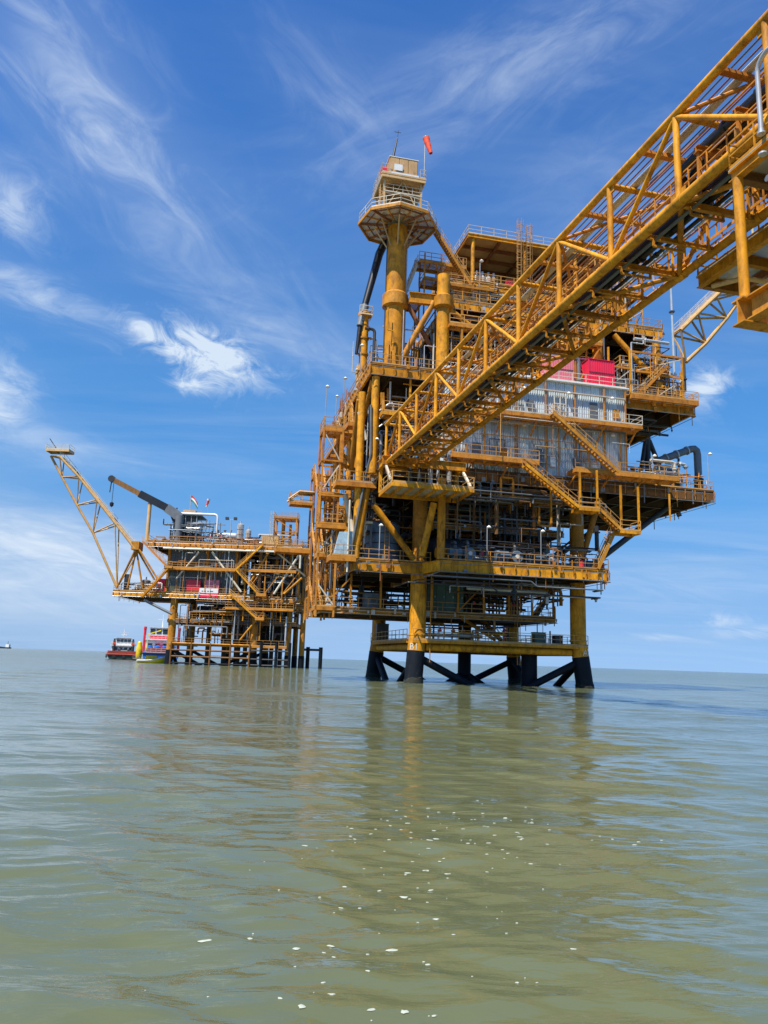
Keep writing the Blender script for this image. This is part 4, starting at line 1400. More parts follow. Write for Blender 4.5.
for y in (-2.0, 2.0):
    one('bar', 'frame_brace', 'tan', tw, (-2.2, y, h8 + .1), (0, y, hu - .5), .1)
    one('bar', 'frame_brace', 'tan', tw, (2.2, y, h8 + .1), (0, y, hu - .5), .1)
    one('bar', 'frame_rail', 'tan', tw, (-2.2, y, h8 + 2.6), (2.2, y, h8 + 2.6), .12)
for x in (-2.2, 2.2):
    one('bar', 'frame_brace', 'tan', tw, (x, 2.0, h8 + .1), (x, -2.0, hu - .4), .1)
rail(tw, [(-2.3, -2.1, h8 + 2.7), (2.3, -2.1, h8 + 2.7)], 'palerail', 1.0, 1.1, .05)
for i in range(7):
    xx = -2.3 + i * .7
    MB().box(xx, -1.9 + .1 * (i % 3), h8 + .02, xx + .4, -1.5, h8 + .5 + .3 * (i % 3)).build('deck_box', ['white', 'tan', 'greysteel'][i % 3], tw)
MB().box(-1.2, -2.46, hu + .5, -.2, -2.42, hu + 1.3).build('notice_board', 'white', tw)
up = MB().box(-2.7, -2.5, hu - .2, 2.7, 2.5, hu).build('upper_deck', 'tan', tw)
for y in (-2.4, 0, 2.4):
    one('bar', 'deck_beam', 'tan', up, (-2.65, y, hu - .38), (2.65, y, hu - .38), .14, .34)
for x in (-2.6, 2.6):
    one('bar', 'deck_beam', 'palerail', up, (x, -2.3, hu - .38), (x, 2.3, hu - .38), .14, .3)
rail(up, [(1.95, -2.45, hu), (2.65, -2.45, hu), (2.65, 2.45, hu), (-2.65, 2.45, hu), (-2.65, -2.45, hu), (-1.6, -2.45, hu)], 'palerail')
cb = MB().box(-1.7, -2.2, hu + .25, 1.7, .6, hu + 2.3).build('cabin', 'tan', tw)
for i, x in enumerate((-1.62, -.5, .62)):
    MB().box(x, -2.26, hu + .4, x + 1.0, -2.205, hu + 2.15).build('cabin_panel', 'tan', cb)
MB().box(-1.8, -2.45, hu + .003, 1.8, .7, hu + .246).build('skirting', 'white', cb)
MB().box(-1.78, -2.28, hu + 2.303, 1.78, .68, hu + 2.38).build('cabin_roof', 'white', cb)
ms = MB().path([(-1.0, -.6, hu + 2.3), (-.95, -.6, hu + 3.6), (-.5, -.6, hu + 6.2)], [.2, .16, .07], 8).build('mast', 'darksteel', tw)
MB().tube((-.5, -.6, hu + 6.2), (-.4, -.6, hu + 7.2), .025, n=5).bar((-.9, -.6, hu + 6.9), (-.1, -.6, hu + 6.9), .05).build('aerial', 'darksteel', ms)
MB().box(-2.5, -1.6, hu + .01, -1.85, -.6, hu + 1.3).build('red_locker', 'red', tw, label='small red locker beside the cabin')
ladder(tw, (-2.5, -1.0, h8), 5.6, 'tan', True, (0, 1, 0))
ladder(tw, (2.5, 1.2, h8), 5.6, 'palerail', False, (0, 1, 0))
MB().elbow([(1.3, .2, .3), (1.3, .2, h8 - 1)], .07, 6).build('conduit', 'galv', tw)
MB().elbow([(-1.25, -.3, .3), (-1.25, -.3, h8 - 1)], .05, 6).build('conduit', 'darksteel', tw)
# boom stowed on a rest behind the column
bm = thing('stowed_boom', 'black tapering crane boom stowed on a yellow rest beside the thick column', 'crane boom', P1.w(-5.6, 5.2, Z4), A1)
rt_ = MB().tube((0, 0, 0), (0, 0, 9.0), .5, n=14).lathe((0, 0, 8.6), (0, 0, 1), [(0, .5), (.2, .8), (.6, .8), (.7, .55)], 14).build('rest_post', 'yellow', bm)
for z in (2, 4, 6):
    one('lathe', 'post_ring', 'ochre', rt_, (0, 0, z), (0, 0, 1), [(-.1, .62), (.1, .62)], 14)
MB().path([(-.9, -.4, 3.8), (-.5, -.2, 8.2), (.0, 0, 10.4), (1.6, .6, 17.5), (2.4, .6, 19.6)], [.2, .3, .4, .5, .5], 10).build('boom', 'black', bm)
MB().path([(-.6, -.25, 7.4), (.0, 0, 10.2)], [.42, .48], 10).build('boom_sleeve', 'greysteel', bm)
rail(bm, [(-.8, -.9, 8.7), (.8, -.9, 8.7), (.8, .9, 8.7)], 'palerail')

windsock(P1.w(TX + 2.5, TY - 2.2, 58.0), 'orange windsock hanging from a slim pole beside the tan cabin', 5.6, 1.15, az=R(-20))

# ------------------------------------------------------------------ shelter on the top deck
sh = thing('equipment_shelter', 'open railed shelter with flat tan roof on yellow posts above the top deck', 'shelter', P1.w(0, 0, Z5), A1)
zd, zr = 48.0 - Z5, 54.5 - Z5
dk = MB().box(7.3, 3.0, zd - .1, 28.0, 14, zd).build('shelter_deck', 'plate', sh)
one('ib', 'girder', 'yellow', dk, (7.3, 3.05, zd - .7), (28, 3.05, zd - .7), .25, 1.15)
one('ib', 'girder', 'yellow', dk, (7.4, 3.2, zd - .7), (7.4, 14, zd - .7), .25, 1.15)
rail(dk, [(7.4, 14, zd), (7.4, 3.1, zd), (28, 3.1, zd)], 'rail')
rf = MB().box(6.6, 3.4, zr - .05, 28.5, 14, zr).build('roof', 'tan', sh)
for y in (3.5, 6.2, 8.9, 11.6, 13.9):
    one('ib', 'roof_beam', 'rustred' if 3.6 < y < 13 else 'yellow', rf, (6.6, y, zr - .3), (28.5, y, zr - .3), .2, .45)
for x in (6.7, 11, 15, 19, 23, 28.4):
    one('ib', 'roof_beam', 'rustred' if 7 < x < 28 else 'ochre', rf, (x, 3.7, zr - .33), (x, 13.8, zr - .33), .2, .5)
rail(rf, [(6.7, 13.9, zr), (6.7, 3.5, zr), (28.4, 3.5, zr), (28.4, 13.9, zr)], 'palerail')
for x in (7.4, 14.3, 21.2, 28):
    for y in (3.8, 13.5):
        one('tube', 'post', 'yellow', sh, (x, y, zd), (x, y, zr - .55), .24, n=12)
        one('tube', 'post', 'ochre', sh, (x, y, 0), (x, y, zd - 1.3), .26, n=12)
MB().box(7.7, 12.6, zd + .02, 27.6, 12.8, zr - .6).build('back_wall', 'tan', sh)
MB().box(3.6, 8.2, zd - .8, 7.2, 8.4, zd + 1.6).build('side_screen', 'tan', sh)
ladder(sh, (13.0, 2.6, 0), zr + 2.2, 'rail', True)
ladder(sh, (14.2, 2.6, 0), zr + 1.6, 'rail', True)
stair(plat, P1.on(471, 285, 1.6), (2.0, 1.6, 53.0), .9, (0, 1, 0), 'ochre')
zq = P1.on(418, 262, 4.5)
stair(plat, (P1.on(403, 284, 4.5)[0], 4.5, 44.6), (zq[0], 4.5, zq[2]), .9, (0, 1, 0), 'palerail')
walkway(plat, 'stair_landing', -1.9, 3.6, 1.0, 6.2, 44.6, 'fl', 'ochre', 'yellowgrating', .3)
walkway(plat, 'stair_landing', zq[0], 3.8, 6.6, 6.2, zq[2], 'fb', 'ochre', 'yellowgrating', .3)
walkway(plat, 'stair_landing', zq[0] + .6, 3.8, 6.4, 6.2, zq[2] - 2.2, 'fbl', 'ochre', 'yellowgrating', .3)
for xx in (zq[0] + .7, 3.4, 6.2):
    for yy in (3.9, 6.1):
        one('bar', 'stair_post', 'ochre', plat, (xx, yy, Z5 - .2 if xx > 3 else 41.0), (xx, yy, zq[2] + 1.0), .16)
for xx in (-1.7, .8):
    one('bar', 'stair_post', 'ochre', plat, (xx, 6.0, Z4), (xx, 6.0, 44.3), .2)
one('bar', 'stair_brace', 'rustred', plat, (zq[0] + .7, 3.9, 41.2), (6.2, 3.9, zq[2] - .4), .14)
walkway(plat, 'stair_landing', 3.4, .6, 9.0, 3.0, Z5 + 2.2, 'f', 'ochre', 'yellowgrating', .3)
for i, (x, m) in enumerate(((8.4, 'white'), (9.1, 'white'), (9.9, 'white'), (10.6, 'tan'))):
    tank(P1.w(x, 5.0, 48.0), A1, .33, 1.7, 'slim white gas bottle standing under the shelter roof' if m == 'white' else 'slim tan gas bottle standing under the shelter roof', m, 'gas bottles under the shelter')
container(P1.w(13.0, 5.3, 48.0), A1, 1.7, 1.2, 1.5, 'low red crate behind the shelter handrail near the white bottles', 'red')
container(P1.w(15.2, 5.3, 48.0), A1, 1.9, 1.2, 1.4, 'low rust-red crate behind the shelter handrail', 'rustred')
vessel(P1.w(6.2, 2.8, Z5), A1, 4.6, .75, 'pale insulated vessel lying on the top deck beside the stair', 'tan', base=.4)
vessel(P1.w(13.2, 3.2, Z5), A1, 4.5, .65, 'grey horizontal vessel lying under the shelter deck', 'greysteel', base=.4)
light(480, 268, .8, Z5, 5.4, 'slim pole with white lamp at the foot of the shelter stair')

# lattice mast at the right of the top deck
lm = thing('lattice_mast', 'square yellow lattice mast standing on the top deck beside the long grey pole', 'mast', P1.w(27.2, 1.6, Z5), A1)
mw, mh = 1.7, 9.6
for x in (-mw, mw):
    for y in (-mw + 1.2, mw + 1.2):
        one('tube', 'chord', 'rail', lm, (x, y, 0), (x, y, mh), .09, n=8)
for k in range(4):
    z0, z1 = mh * k / 4, mh * (k + 1) / 4
    for y in (-mw + 1.2, mw + 1.2):
        one('tube', 'lacing', 'rail', lm, (-mw, y, z0), (mw, y, z1), .06, n=6)
        one('tube', 'lacing', 'rail', lm, (-mw, y, z1), (mw, y, z1), .06, n=6)
    for x in (-mw, mw):
        one('tube', 'lacing', 'rail', lm, (x, -mw + 1.2, z1), (x, mw + 1.2, z0), .06, n=6)
walkway(lm, 'mast_platform', -mw, -mw + 1.2, mw, mw + 1.2, mh * .5, 'flr', 'orange', 'yellowgrating', .3)
walkway(lm, 'mast_platform', -mw, -mw + 1.2, mw, mw + 1.2, mh, 'flrb', 'orange', 'yellowgrating', .3)
gp = thing('signal_pole', 'tall thin grey pole at the right edge of the top deck', 'pole', P1.w(*P1.on(673, 340, -.6)[:2], Z4), A1)
MB().tube((0, 0, 0), (0, 0, 18.5), .16, .12, n=8).build('shaft', 'galv', gp)
for z in (6, 12, 18):
    MB().box(-.25, -.25, z, .25, .25, z + .2).build('clamp', 'darksteel', gp)


# ------------------------------------------------------------------ lattice booms
def lattice_boom(name, label, base_loc, rz, up_pts, lo_pts, half, wk_h=.9, m='boompaint'):
    """two upper chords carrying a walkway, one or two lower chords, laced; points are (x, z) in the boom's plane"""
    t = thing(name, label, 'boom', base_loc, rz)
    for y in (-half, half):
        one('path', 'upper_chord', m, t, [(x, y, z) for x, z in up_pts], .26, 8)
    one('path', 'lower_chord', m, t, [(x, 0, z) for x, z in lo_pts], .27, 8)
    for (ux, uz), (lx, lz) in zip(up_pts, lo_pts):
        for y in (-half, half):
            one('tube', 'lacing', m, t, (ux, y, uz), (lx, 0, lz), .15, n=6)
        one('tube', 'cross_tie', m, t, (ux, -half, uz), (ux, half, uz), .1, n=6)
    for (ux, uz), (lx, lz) in zip(up_pts, lo_pts[1:]):
        for y in (-half, half):
            one('tube', 'lacing', m, t, (ux, y, uz), (lx, 0, lz), .14, n=6)
    a, b = up_pts[0], up_pts[-1]
    p, q = V((a[0], 0, a[1] + .25)), V((b[0], 0, b[1] + .25))
    wk_ = MB().bar(p, q, half * 2 - .5, .1).build('walkway', 'boompaint', t)
    for y in (-half + .2, half - .2):
        o = V((0, y, .05))
        rail(wk_, [p + o, q + o], 'palerail', 1.1, 2.0, .06)
    one('bar', 'cable_tray', 'rustred', t, p + V((0, half + .15, 0)), q + V((0, half + .15, 0)), .3, .3)
    return t


fo = lambda px, py: (P1.on(px, py, 9.0)[0], P1.on(px, py, 9.0)[2])
lattice_boom('flare_boom', 'pale lattice boom with walkway reaching out from the tall platform', P1.w(0, 9.0, 0), A1,
             [fo(677, 333), fo(694, 316), fo(712, 299), fo(730, 282), fo(748, 265)], [fo(686, 362), fo(706, 343), fo(727, 318), fo(745, 292), fo(760, 268)], 0.9, m='boompaint')

# ------------------------------------------------------------------ equipment on the decks
for px, y in ((467, -3.4), (514, -3.4), (548, -3.2)):
    pump(P1.w(P1.on(px, 555, y)[0] - .6, y, Z2), A1, 'blue-grey motor pump on the cellar deck behind its front handrail', 'pumps along the cellar deck front')
pump(P1.w(2.9, -2.6, Z2), A1, 'rusty brown motor pump beside the yellow front post', None, 'ochre')
tank(P1.w(-3.2, 2.2, Z2), A1, 1.9, 4.2, 'wide grey tank on the cellar deck left of the numbered leg', 'bluegrey')
tank(P1.w(16.2, 5.0, Z2), A1, 1.3, 5.0, 'dark upright tank on the cellar deck beside the right column', 'darksteel')
vessel(P1.w(5.5, 2.0, Z2), A1, 6.0, 1.3, 'dark horizontal vessel behind the left front pumps', 'darksteel')
vessel(P1.w(12.6, 7.5, Z2), A1, 7.0, 1.5, 'long dark vessel at the middle of the cellar deck', 'greysteel')
vessel(P1.w(4.0, 11.0, Z2), A1, 7.0, 1.5, 'brownish vessel at the back of the cellar deck', 'joistpaint')
for i, (x, y) in enumerate(((8.0, -1.6), (11.8, -1.4), (17.0, -1.2), (-5.0, 6.0), (7.0, 15.0), (14.5, 13.5))):
    manifold(P1.w(x, y, Z2), A1, 4, 'valve manifold with hand wheels standing among the cellar deck pipes', 'cellar deck manifolds', 'greysteel' if i % 2 else 'galv')
manifold(P1.w(-2.2, -2.0, Z3), A1, 3, 'valve manifold on the main deck corner beside the footbridge end', None, 'white')
cabinet(P1.w(4.2, 4.0, Z1), A1, 4.2, 3.2, 3.2, 'dark green cabin on the hanging deck behind the numbered leg', 'greenbox', 'cabin', name='deck_cabin')
for i, x in enumerate((-7.6, -5.6, -1.5, 8.2, 9.9, 11.5, 13.0)):
    manifold(P1.w(x, 3.6 + (i % 3) * 1.2, Z1), A1, 2, 'dark valve tree standing on the hanging sub-cellar deck', 'valve trees on the sub-cellar deck', 'darksteel')
cabinet(P1.w(-4.0, 3.6, Z1), A1, 1.6, .9, 1.7, 'grey control cabinet on the left end of the hanging deck', 'greysteel')
cabinet(P1.w(-8.3, 4.0, Z1), A1, 1.3, .8, 1.2, 'white cabinet at the far left of the hanging deck', 'white')
cabinet(P1.w(14.3, .3, Z0 + .35), A1, 1.3, .9, 1.25, 'dark green box on the lower walkway near the right leg', 'greenbox')
cabinet(P1.w(16.6, .4, Z0 + .35), A1, .9, .8, 1.0, 'small grey box on the lower walkway beside the right leg', 'darksteel')
cabinet(P1.w(.4, 16.4, Z0 + .35), A1, 1.5, 1.0, 2.2, 'grey cabinet on the lower walkway beside the far left leg', 'greysteel')
for i, x in enumerate((3.2, 4.4, 6.0, 7.2, 8.8)):
    manifold(P1.w(x, 5.2, Z0 + .34), A1, 1, 'small valve stand on the lower walkway behind the front handrail', 'valve stands on the lower walkway', 'white' if i % 2 else 'galv')
tp = thing('wrapped_crate', 'leaning crate wrapped in pale blue sheet on the left balcony', 'crate', P1.w(-8.2, -1.2, Z2 + .1), A1)
MB().loft([[(-.9, -.5, .12), (.9, -.5, .12), (.9, .5, .12), (-.9, .5, .12)], [(-.75, -.55, 1.0), (1.0, -.5, 1.05), (1.0, .5, 1.0), (-.7, .5, 1.1)], [(-.5, -.5, 2.5), (.95, -.45, 2.65), (.9, .4, 2.6), (-.4, .4, 2.4)]]).build('sheet', 'tarp', tp)
MB().box(-1.0, -.6, 0, 1.0, .6, .118).build('pallet', 'ochre', tp)
# upper deck, left part around the thick column
cabinet(P1.w(.3, 7.2, Z4), A1, 2.6, 2.0, 3.4, 'grey cabin on the upper deck behind the thick column', 'greysteel', 'cabin', name='deck_cabin')
tank(P1.w(-4.6, 9.5, Z4), A1, 1.0, 4.2, 'upright tan tank at the left edge of the upper deck', 'tan')
# upper deck centre, above the clad building
vessel(P1.w(9.5, 3.4, Z4), A1, 7.5, 1.6, 'large dark vessel on the upper deck behind the footbridge', 'darksteel')
vessel(P1.w(12.0, 8.6, Z4), A1, 9.0, 1.8, 'largest grey vessel on the upper deck below the shelter', 'greysteel')
tank(P1.w(18.6, 4.2, Z4), A1, 1.4, 6.5, 'grey upright tank on the upper deck between red boxes and column', 'greysteel')
RB = P1.on
x = .5 * (RB(538, 378, -.2)[0] + RB(566, 378, -.2)[0])
container(P1.w(x, -1.5, Z4 + .41), A1, 3.3, 1.6, 3.0, 'faded pink box on the upper deck edge beside the crimson box', 'pink')
x = .5 * (RB(579, 378, -.2)[0] + RB(606, 378, -.2)[0])
container(P1.w(x, -1.5, Z4 + .41), A1, 3.2, 1.6, 3.3, 'bright crimson box on the upper deck edge above the clad wall', 'magenta')
rail(plat, [(2.0, -2.9, Z4 + .4), (23.9, -2.9, Z4 + .4)], 'palerail')
# upper deck right wing
cabinet(P1.w(26.2, 1.2, Z4), A1, 3.6, 2.4, 2.6, 'wide grey louvred cabinet on the right wing of the upper deck', 'greysteel')
cabinet(P1.w(29.8, .4, Z4), A1, 1.6, 1.0, 1.9, 'white cabinet on the right wing of the upper deck', 'white')
cabinet(P1.w(31.9, -.6, Z4), A1, 1.0, .8, 1.6, 'tan cabinet near the right tip of the upper deck', 'tan')
tank(P1.w(32.6, 2.4, Z4), A1, .7, 3.4, 'slim white tank at the right tip of the upper deck', 'white')
vessel(P1.w(28.4, 5.5, Z4), A1, 6.0, 1.2, 'dark vessel at the back of the upper deck wing', 'darksteel')
vessel(P1.w(27.5, 3.0, Z4 + 3.6), A1, 4.0, .7, 'small grey vessel on a stand over the upper deck wing', 'greysteel', base=.3)
MB().box(25.2, 1.8, Z4 + 3.45, 30.6, 4.2, Z4 + 3.6).build('vessel_stand', 'ochre', plat)
for xx in (25.4, 30.4):
    for yy in (2.0, 4.0):
        one('bar', 'stand_post', 'ochre', plat, (xx, yy, Z4), (xx, yy, Z4 + 3.45), .2)
walkway(plat, 'wing_walkway', 24.4, -3.2, 33.2, -2.05, Z4 - .2, 'fr', 'orange', 'yellowgrating', .5)
# main deck right wing
w0 = RB(660, 486, -1.8)[0]
cg = thing('storage_cage', 'dark slatted storage cage on the right wing of the main deck', 'cage', P1.w(w0 + 1.2, -1.2, Z3), A1)
MB().box(-1.3, -.7, .1, 1.3, .9, 2.5).build('body', 'darksteel', cg)
for xx in (-1.32, -.44, .44, 1.32):
    one('bar', 'frame_post', 'galv', cg, (xx, -.78, 0), (xx, -.78, 2.6), .09)
for z in (.1, 1.3, 2.6):
    one('bar', 'frame_rail', 'galv', cg, (-1.36, -.86, z), (1.36, -.86, z), .07)
ex = thing('exhaust_duct', 'grey exhaust duct bending down at the right end of the main deck', 'duct', P1.w(0, 0, 0), A1)
d0, d1, d2 = RB(655, 462, .5), RB(697, 447, .5), RB(701, 489, .5)
MB().elbow([d0, d1, (d1[0], .5, Z3 + .9)], .44, 14, 1.0).build('duct', 'greysteel', ex)
for k in (.25, .5, .75):
    c = V(d0).lerp(V(d1), k)
    e = (V(d1) - V(d0)).normalized()
    one('tube', 'flange', 'galv', ex, c - e * .08, c + e * .08, .54, n=14)
MB().lathe((d1[0], .5, Z3 + .01), (0, 0, 1), [(0, .7), (.3, .7), (1.0, .55), (2.0, .52), (2.05, .6), (2.2, .6)], 14).build('base_silencer', 'darksteel', ex)
cc = V(d0).lerp(V(d1), .55)
one('bar', 'support', 'darksteel', ex, (cc.x, .5, Z3), (cc.x, .5, cc.z - .6), .2)
vessel(P1.w(26.6, .6, Z3), A1, 3.4, .7, 'short grey vessel on the main deck beside the clad building', 'greysteel', base=.8)
cabinet(P1.w(24.9, -1.8, Z3), A1, 1.2, .9, 1.6, 'tan cabinet on the main deck beside the lower stair head', 'tan')
vessel(P1.w(30.0, 6.0, Z3), A1, 6.0, 1.1, 'dark vessel on the right wing of the main deck', 'darksteel')
cabinet(P1.w(28.6, -1.6, Z3), A1, 1.1, .7, 1.9, 'white slim locker on the main deck next to the dark cage', 'white')
for px, py, y, z, h, lab, grp in ((487, 552, -4.7, Z2, 3.6, 'slim pole with white lamp rising from the cellar deck front handrail', 'cellar deck light poles'),
                                  (541, 556, -4.7, Z2, 3.6, 'slim pole with white lamp rising from the cellar deck front handrail', 'cellar deck light poles'),
                                  (379, 556, -1.2, Z2, 3.6, 'slim pole with white lamp on the cellar deck left of the numbered leg', None),
                                  (653, 480, -2.7, Z3, 3.4, 'slim pole with white lamp at the left of the dark cage', None),
                                  (709, 488, -2.4, Z3, 4.4, 'slim lamp pole at the right tip of the main deck', None)):
    light(px, py, y, z, h, lab, grp)
for y, h, lab in ((3.5, 4.2, 'lamp pole on the left edge of the upper deck close to the thick column'), (14.0, 4.0, 'lamp pole half way along the left edge of the upper deck'), (20.0, 3.6, 'lamp pole at the far left corner of the upper deck')):
    light_pole(P1.w(-6.2, y, Z4), A1, h, lab)
light_pole(P1.w(-10.2, 2.0, 27.2), A1, 4.6, 'tall lamp pole on top of the left stair tower')
light_pole(P1.w(-5.2, -1.8, Z3 - .2), A1, 2.6, 'short lamp pole on the main deck corner above the landing platform')
for i, (x, m) in enumerate(((17.4, 'red'), (18.3, 'bluegrey'), (20.0, 'red'))):
    drum(P1.w(x, -3.9 + .2 * i, Z2), {'red': 'red oil drum at the right end of the cellar deck'}.get(m, 'blue-grey oil drum at the right end of the cellar deck'), m, 'drums on the cellar deck')


# ------------------------------------------------------------------ person on the lower walkway
def person(loc, rz, label):
    pts = {'pel': (0, 0, .95), 'spi': (0, .01, 1.2), 'che': (0, .0, 1.4), 'nek': (0, -.01, 1.53), 'hed': (0, -.03, 1.66), 'top': (0, -.02, 1.76),
           'hl': (.1, 0, .9), 'kl': (.11, -.03, .5), 'al': (.11, .02, .09), 'tl': (.12, -.13, .04), 'hr': (-.1, 0, .9), 'kr': (-.12, -.02, .5), 'ar': (-.13, .03, .09), 'tr': (-.14, -.12, .04),
           'sl': (.2, 0, 1.43), 'el': (.27, .0, 1.16), 'wl': (.22, -.2, 1.08), 'fl': (.19, -.29, 1.08), 'sr': (-.2, 0, 1.43), 'er': (-.28, .02, 1.16), 'wr': (-.2, -.2, 1.08), 'fr': (-.16, -.29, 1.08)}
    rad = dict(pel=.15, spi=.135, che=.15, nek=.06, hed=.1, top=.07, hl=.09, kl=.07, al=.05, tl=.045, hr=.09, kr=.07, ar=.05, tr=.045, sl=.07, el=.052, wl=.038, fl=.03, sr=.07, er=.052, wr=.038, fr=.03)
    nm = list(pts)
    ed = ['pel spi', 'spi che', 'che nek', 'nek hed', 'hed top', 'pel hl', 'hl kl', 'kl al', 'al tl', 'pel hr', 'hr kr', 'kr ar', 'ar tr', 'che sl', 'sl el', 'el wl', 'wl fl', 'che sr', 'sr er', 'er wr', 'wr fr']
    me = bpy.data.meshes.new('person')
    me.from_pydata([pts[k] for k in nm], [tuple(nm.index(q) for q in e.split()) for e in ed], [])
    tmp = bpy.data.objects.new('person', me)
    COL.objects.link(tmp)
    sk = tmp.modifiers.new('skin', 'SKIN')
    sv = me.skin_vertices[0].data if me.skin_vertices else None
    if sv is None:
        return None
    for i, k in enumerate(nm):
        sv[i].radius = (rad[k], rad[k] * (.75 if k in ('che', 'spi', 'pel') else 1))
        sv[i].use_root = k == 'pel'
    tmp.modifiers.new('sub', 'SUBSURF').levels = 1
    dg = bpy.context.evaluated_depsgraph_get()
    m2 = bpy.data.meshes.new_from_object(tmp.evaluated_get(dg))
    bpy.data.objects.remove(tmp)
    m2.materials.clear()
    for k in ('coverall', 'skin', 'bluecloth', 'rubber'):
        m2.materials.append(MATS[k])
    for p in m2.polygons:
        c = p.center
        p.material_index = 1 if c.z > 1.53 or (c.y < -.2 and .95 < c.z < 1.2) else (3 if c.z < .1 else (2 if c.z > 1.36 else 0))
        p.use_smooth = True
    o = link('person', m2, None, loc, rz, None, label, 'person')
    MB().lathe((0, -.02, 1.70), (0, 0, 1), [(0, .15), (.015, .15), (.02, .125), (.09, .1), (.13, .03)], 14).build('hard_hat', 'bluecloth', o)
    MB().box(-.12, .09, 1.15, .12, .2, 1.4).build('work_vest', 'coverall', o)
    return o


ws = MB()
rn = random.Random(17)
spots = [(0, 0, 1.0), (19.5, 0, 1.0), (0, 18.7, 1.0), (19.5, 18.7, 1.0), (8.9, 9.3, 2.0), (13.8, 1.7, 1.0), (6.5, -.2, .6), (12.5, -.2, .6)]
for cx_, cy_, rr in spots:
    for k in range(46):
        t = rn.uniform(0, 6.283)
        d_ = rr + abs(rn.gauss(0, .7))
        c = P1.w(cx_ + math.cos(t) * d_ * 1.5, cy_ + math.sin(t) * d_, 0)
        r0 = rn.uniform(.03, .16) * (1 if d_ < rr + .6 else .6)
        zz = float(wave(np.array([c.x]), np.array([c.y]), np.array([c.y * .0066]))[0]) + .03
        k0, nn = len(ws.v), 8
        for i in range(nn):
            a_ = 2 * math.pi * i / nn
            r1 = r0 * rn.uniform(.5, 1.3)
            ws.v.append(V((c.x + math.cos(a_) * r1 * 2.6, c.y + math.sin(a_) * r1, zz)))
        ws.f.append(tuple(range(k0, k0 + nn)))
ws.build('wash_foam', 'foamwhite', None, kind='stuff', label='thin white wash foam around the legs of the tall platform', cat='foam')

pp = P1.on(504.5, 645, .3)
try:
    person(P1.w(pp[0], .3, Z0 + .352), A1 + R(20), 'person in dark red coverall and dark hard hat standing on the lower walkway')
except Exception as e:
    print('person failed', e)

# ------------------------------------------------------------------ footbridge from the tall platform towards the camera's right
BR = Frame(0.43, 74.84, -90 + 14.763)       # x runs along the bridge, y to its far side
br = thing('footbridge', 'long yellow truss footbridge carrying black pipes to the tall platform', 'bridge', BR.w(0, 0, 0), BR.ang)
zb0, zt0, bw = 22.0, 26.25, 4.0
S0, SN, SP = -2.0, 60.0, 5.4
nodes = [3.25 + SP * i for i in range(11)]
for y, zz, r in ((0, zb0, .235), (bw, zb0, .22), (0, zt0, .19), (bw, zt0, .19)):
    one('tube', 'chord', 'yellow', br, (S0 if zz > 24 else S0 + .2, y, zz), (SN, y, zz), r, n=16)
allv = [S0 + .3] + nodes
for i, s in enumerate(allv):
    for y in (0, bw):
        one('tube', 'vertical', 'yellow', br, (s, y, zb0 + .2), (s, y, zt0 - .15), .15, n=12)
    one('ib', 'floor_beam', 'ochre', br, (s, .24, zb0 - .05), (s, bw - .24, zb0 - .05), .2, .3)
    one('tube', 'top_beam', 'yellow', br, (s, .2, zt0), (s, bw - .2, zt0), .15, n=12)
for i in range(len(allv) - 1):
    s, e = allv[i], allv[i + 1]
    up_first = (i % 2 == 1)
    for y in (0, bw):
        if up_first:
            p, q = (s, y, zt0 - .1), (e, y, zb0 + .1)
        else:
            p, q = (s, y, zb0 + .1), (e, y, zt0 - .1)
        # diagonals rise away from every second bottom node
        p, q = ((s, y, zt0 - .1), (e, y, zb0 + .1)) if up_first else ((s, y, zb0 + .1), (e, y, zt0 - .1))
        one('tube', 'diagonal', 'yellow', br, p, q, .12, n=12)
    one('tube', 'floor_lateral', 'ochre', br, (s, .1 if i % 2 else bw - .1, zb0), (e, bw - .1 if i % 2 else .1, zb0), .13, n=8)
    one('tube', 'top_lateral', 'orange', br, (s, .1 if i % 2 else bw - .1, zt0 + .02), (e, bw - .1 if i % 2 else .1, zt0 + .02), .1, n=8)
    m_ = (s + e) / 2
    one('ib', 'floor_beam', 'ochre', br, (m_, .24, zb0 - .05), (m_, bw - .24, zb0 - .05), .14, .22)
    one('bar', 'tray_bearer', 'orange', br, (m_, .25, zt0 + .08), (m_, bw - .25, zt0 + .08), .3, .16)
for s in nodes:
    for y in (0, bw):
        one('lathe', 'gusset_ring', 'yellow', br, (s, y, zb0), (1, 0, 0), [(-.3, .255), (.3, .255)], 16)
        zz = zt0 if y == 0 else zt0
        MB().box(s - .45, y - .02, zb0 + .2, s + .45, y + .02, zb0 + .55).build('gusset_plate', 'yellow', br)
        MB().box(s - .4, y - .02, zt0 - .5, s + .4, y + .02, zt0 - .15).build('gusset_plate', 'yellow', br)
# walkway in the bridge and its rails
wf = MB().box(S0 + .4, .75, zb0 + .68, SN, 1.6, zb0 + .72).build('walkway', 'yellowgrating', br)
for y in (.75, 1.6):
    one('bar', 'stringer', 'orange', wf, (S0 + .4, y, zb0 + .54), (SN, y, zb0 + .54), .12, .26)
    rail(wf, [(S0 + .4, y, zb0 + .72), (SN, y, zb0 + .72)], 'rail', 1.1, 1.8, .06)
for y in (.32, bw - .4):
    rail(wf, [(S0 + .4, y, zb0 + .3), (SN, y, zb0 + .3)], 'orange', 1.25, 1.2, .05)
one('bar', 'mid_rail', 'orange', br, (S0 + .4, .2, 24.4), (SN, .2, 24.4), .07)
for s in [1.2 + 1.35 * k for k in range(43)]:
    one('bar', 'conduit_post', 'orange' if int(s) % 3 else 'palerail', br, (s, bw - .2, zb0 + .2), (s, bw - .2, zt0 - .2), .06)
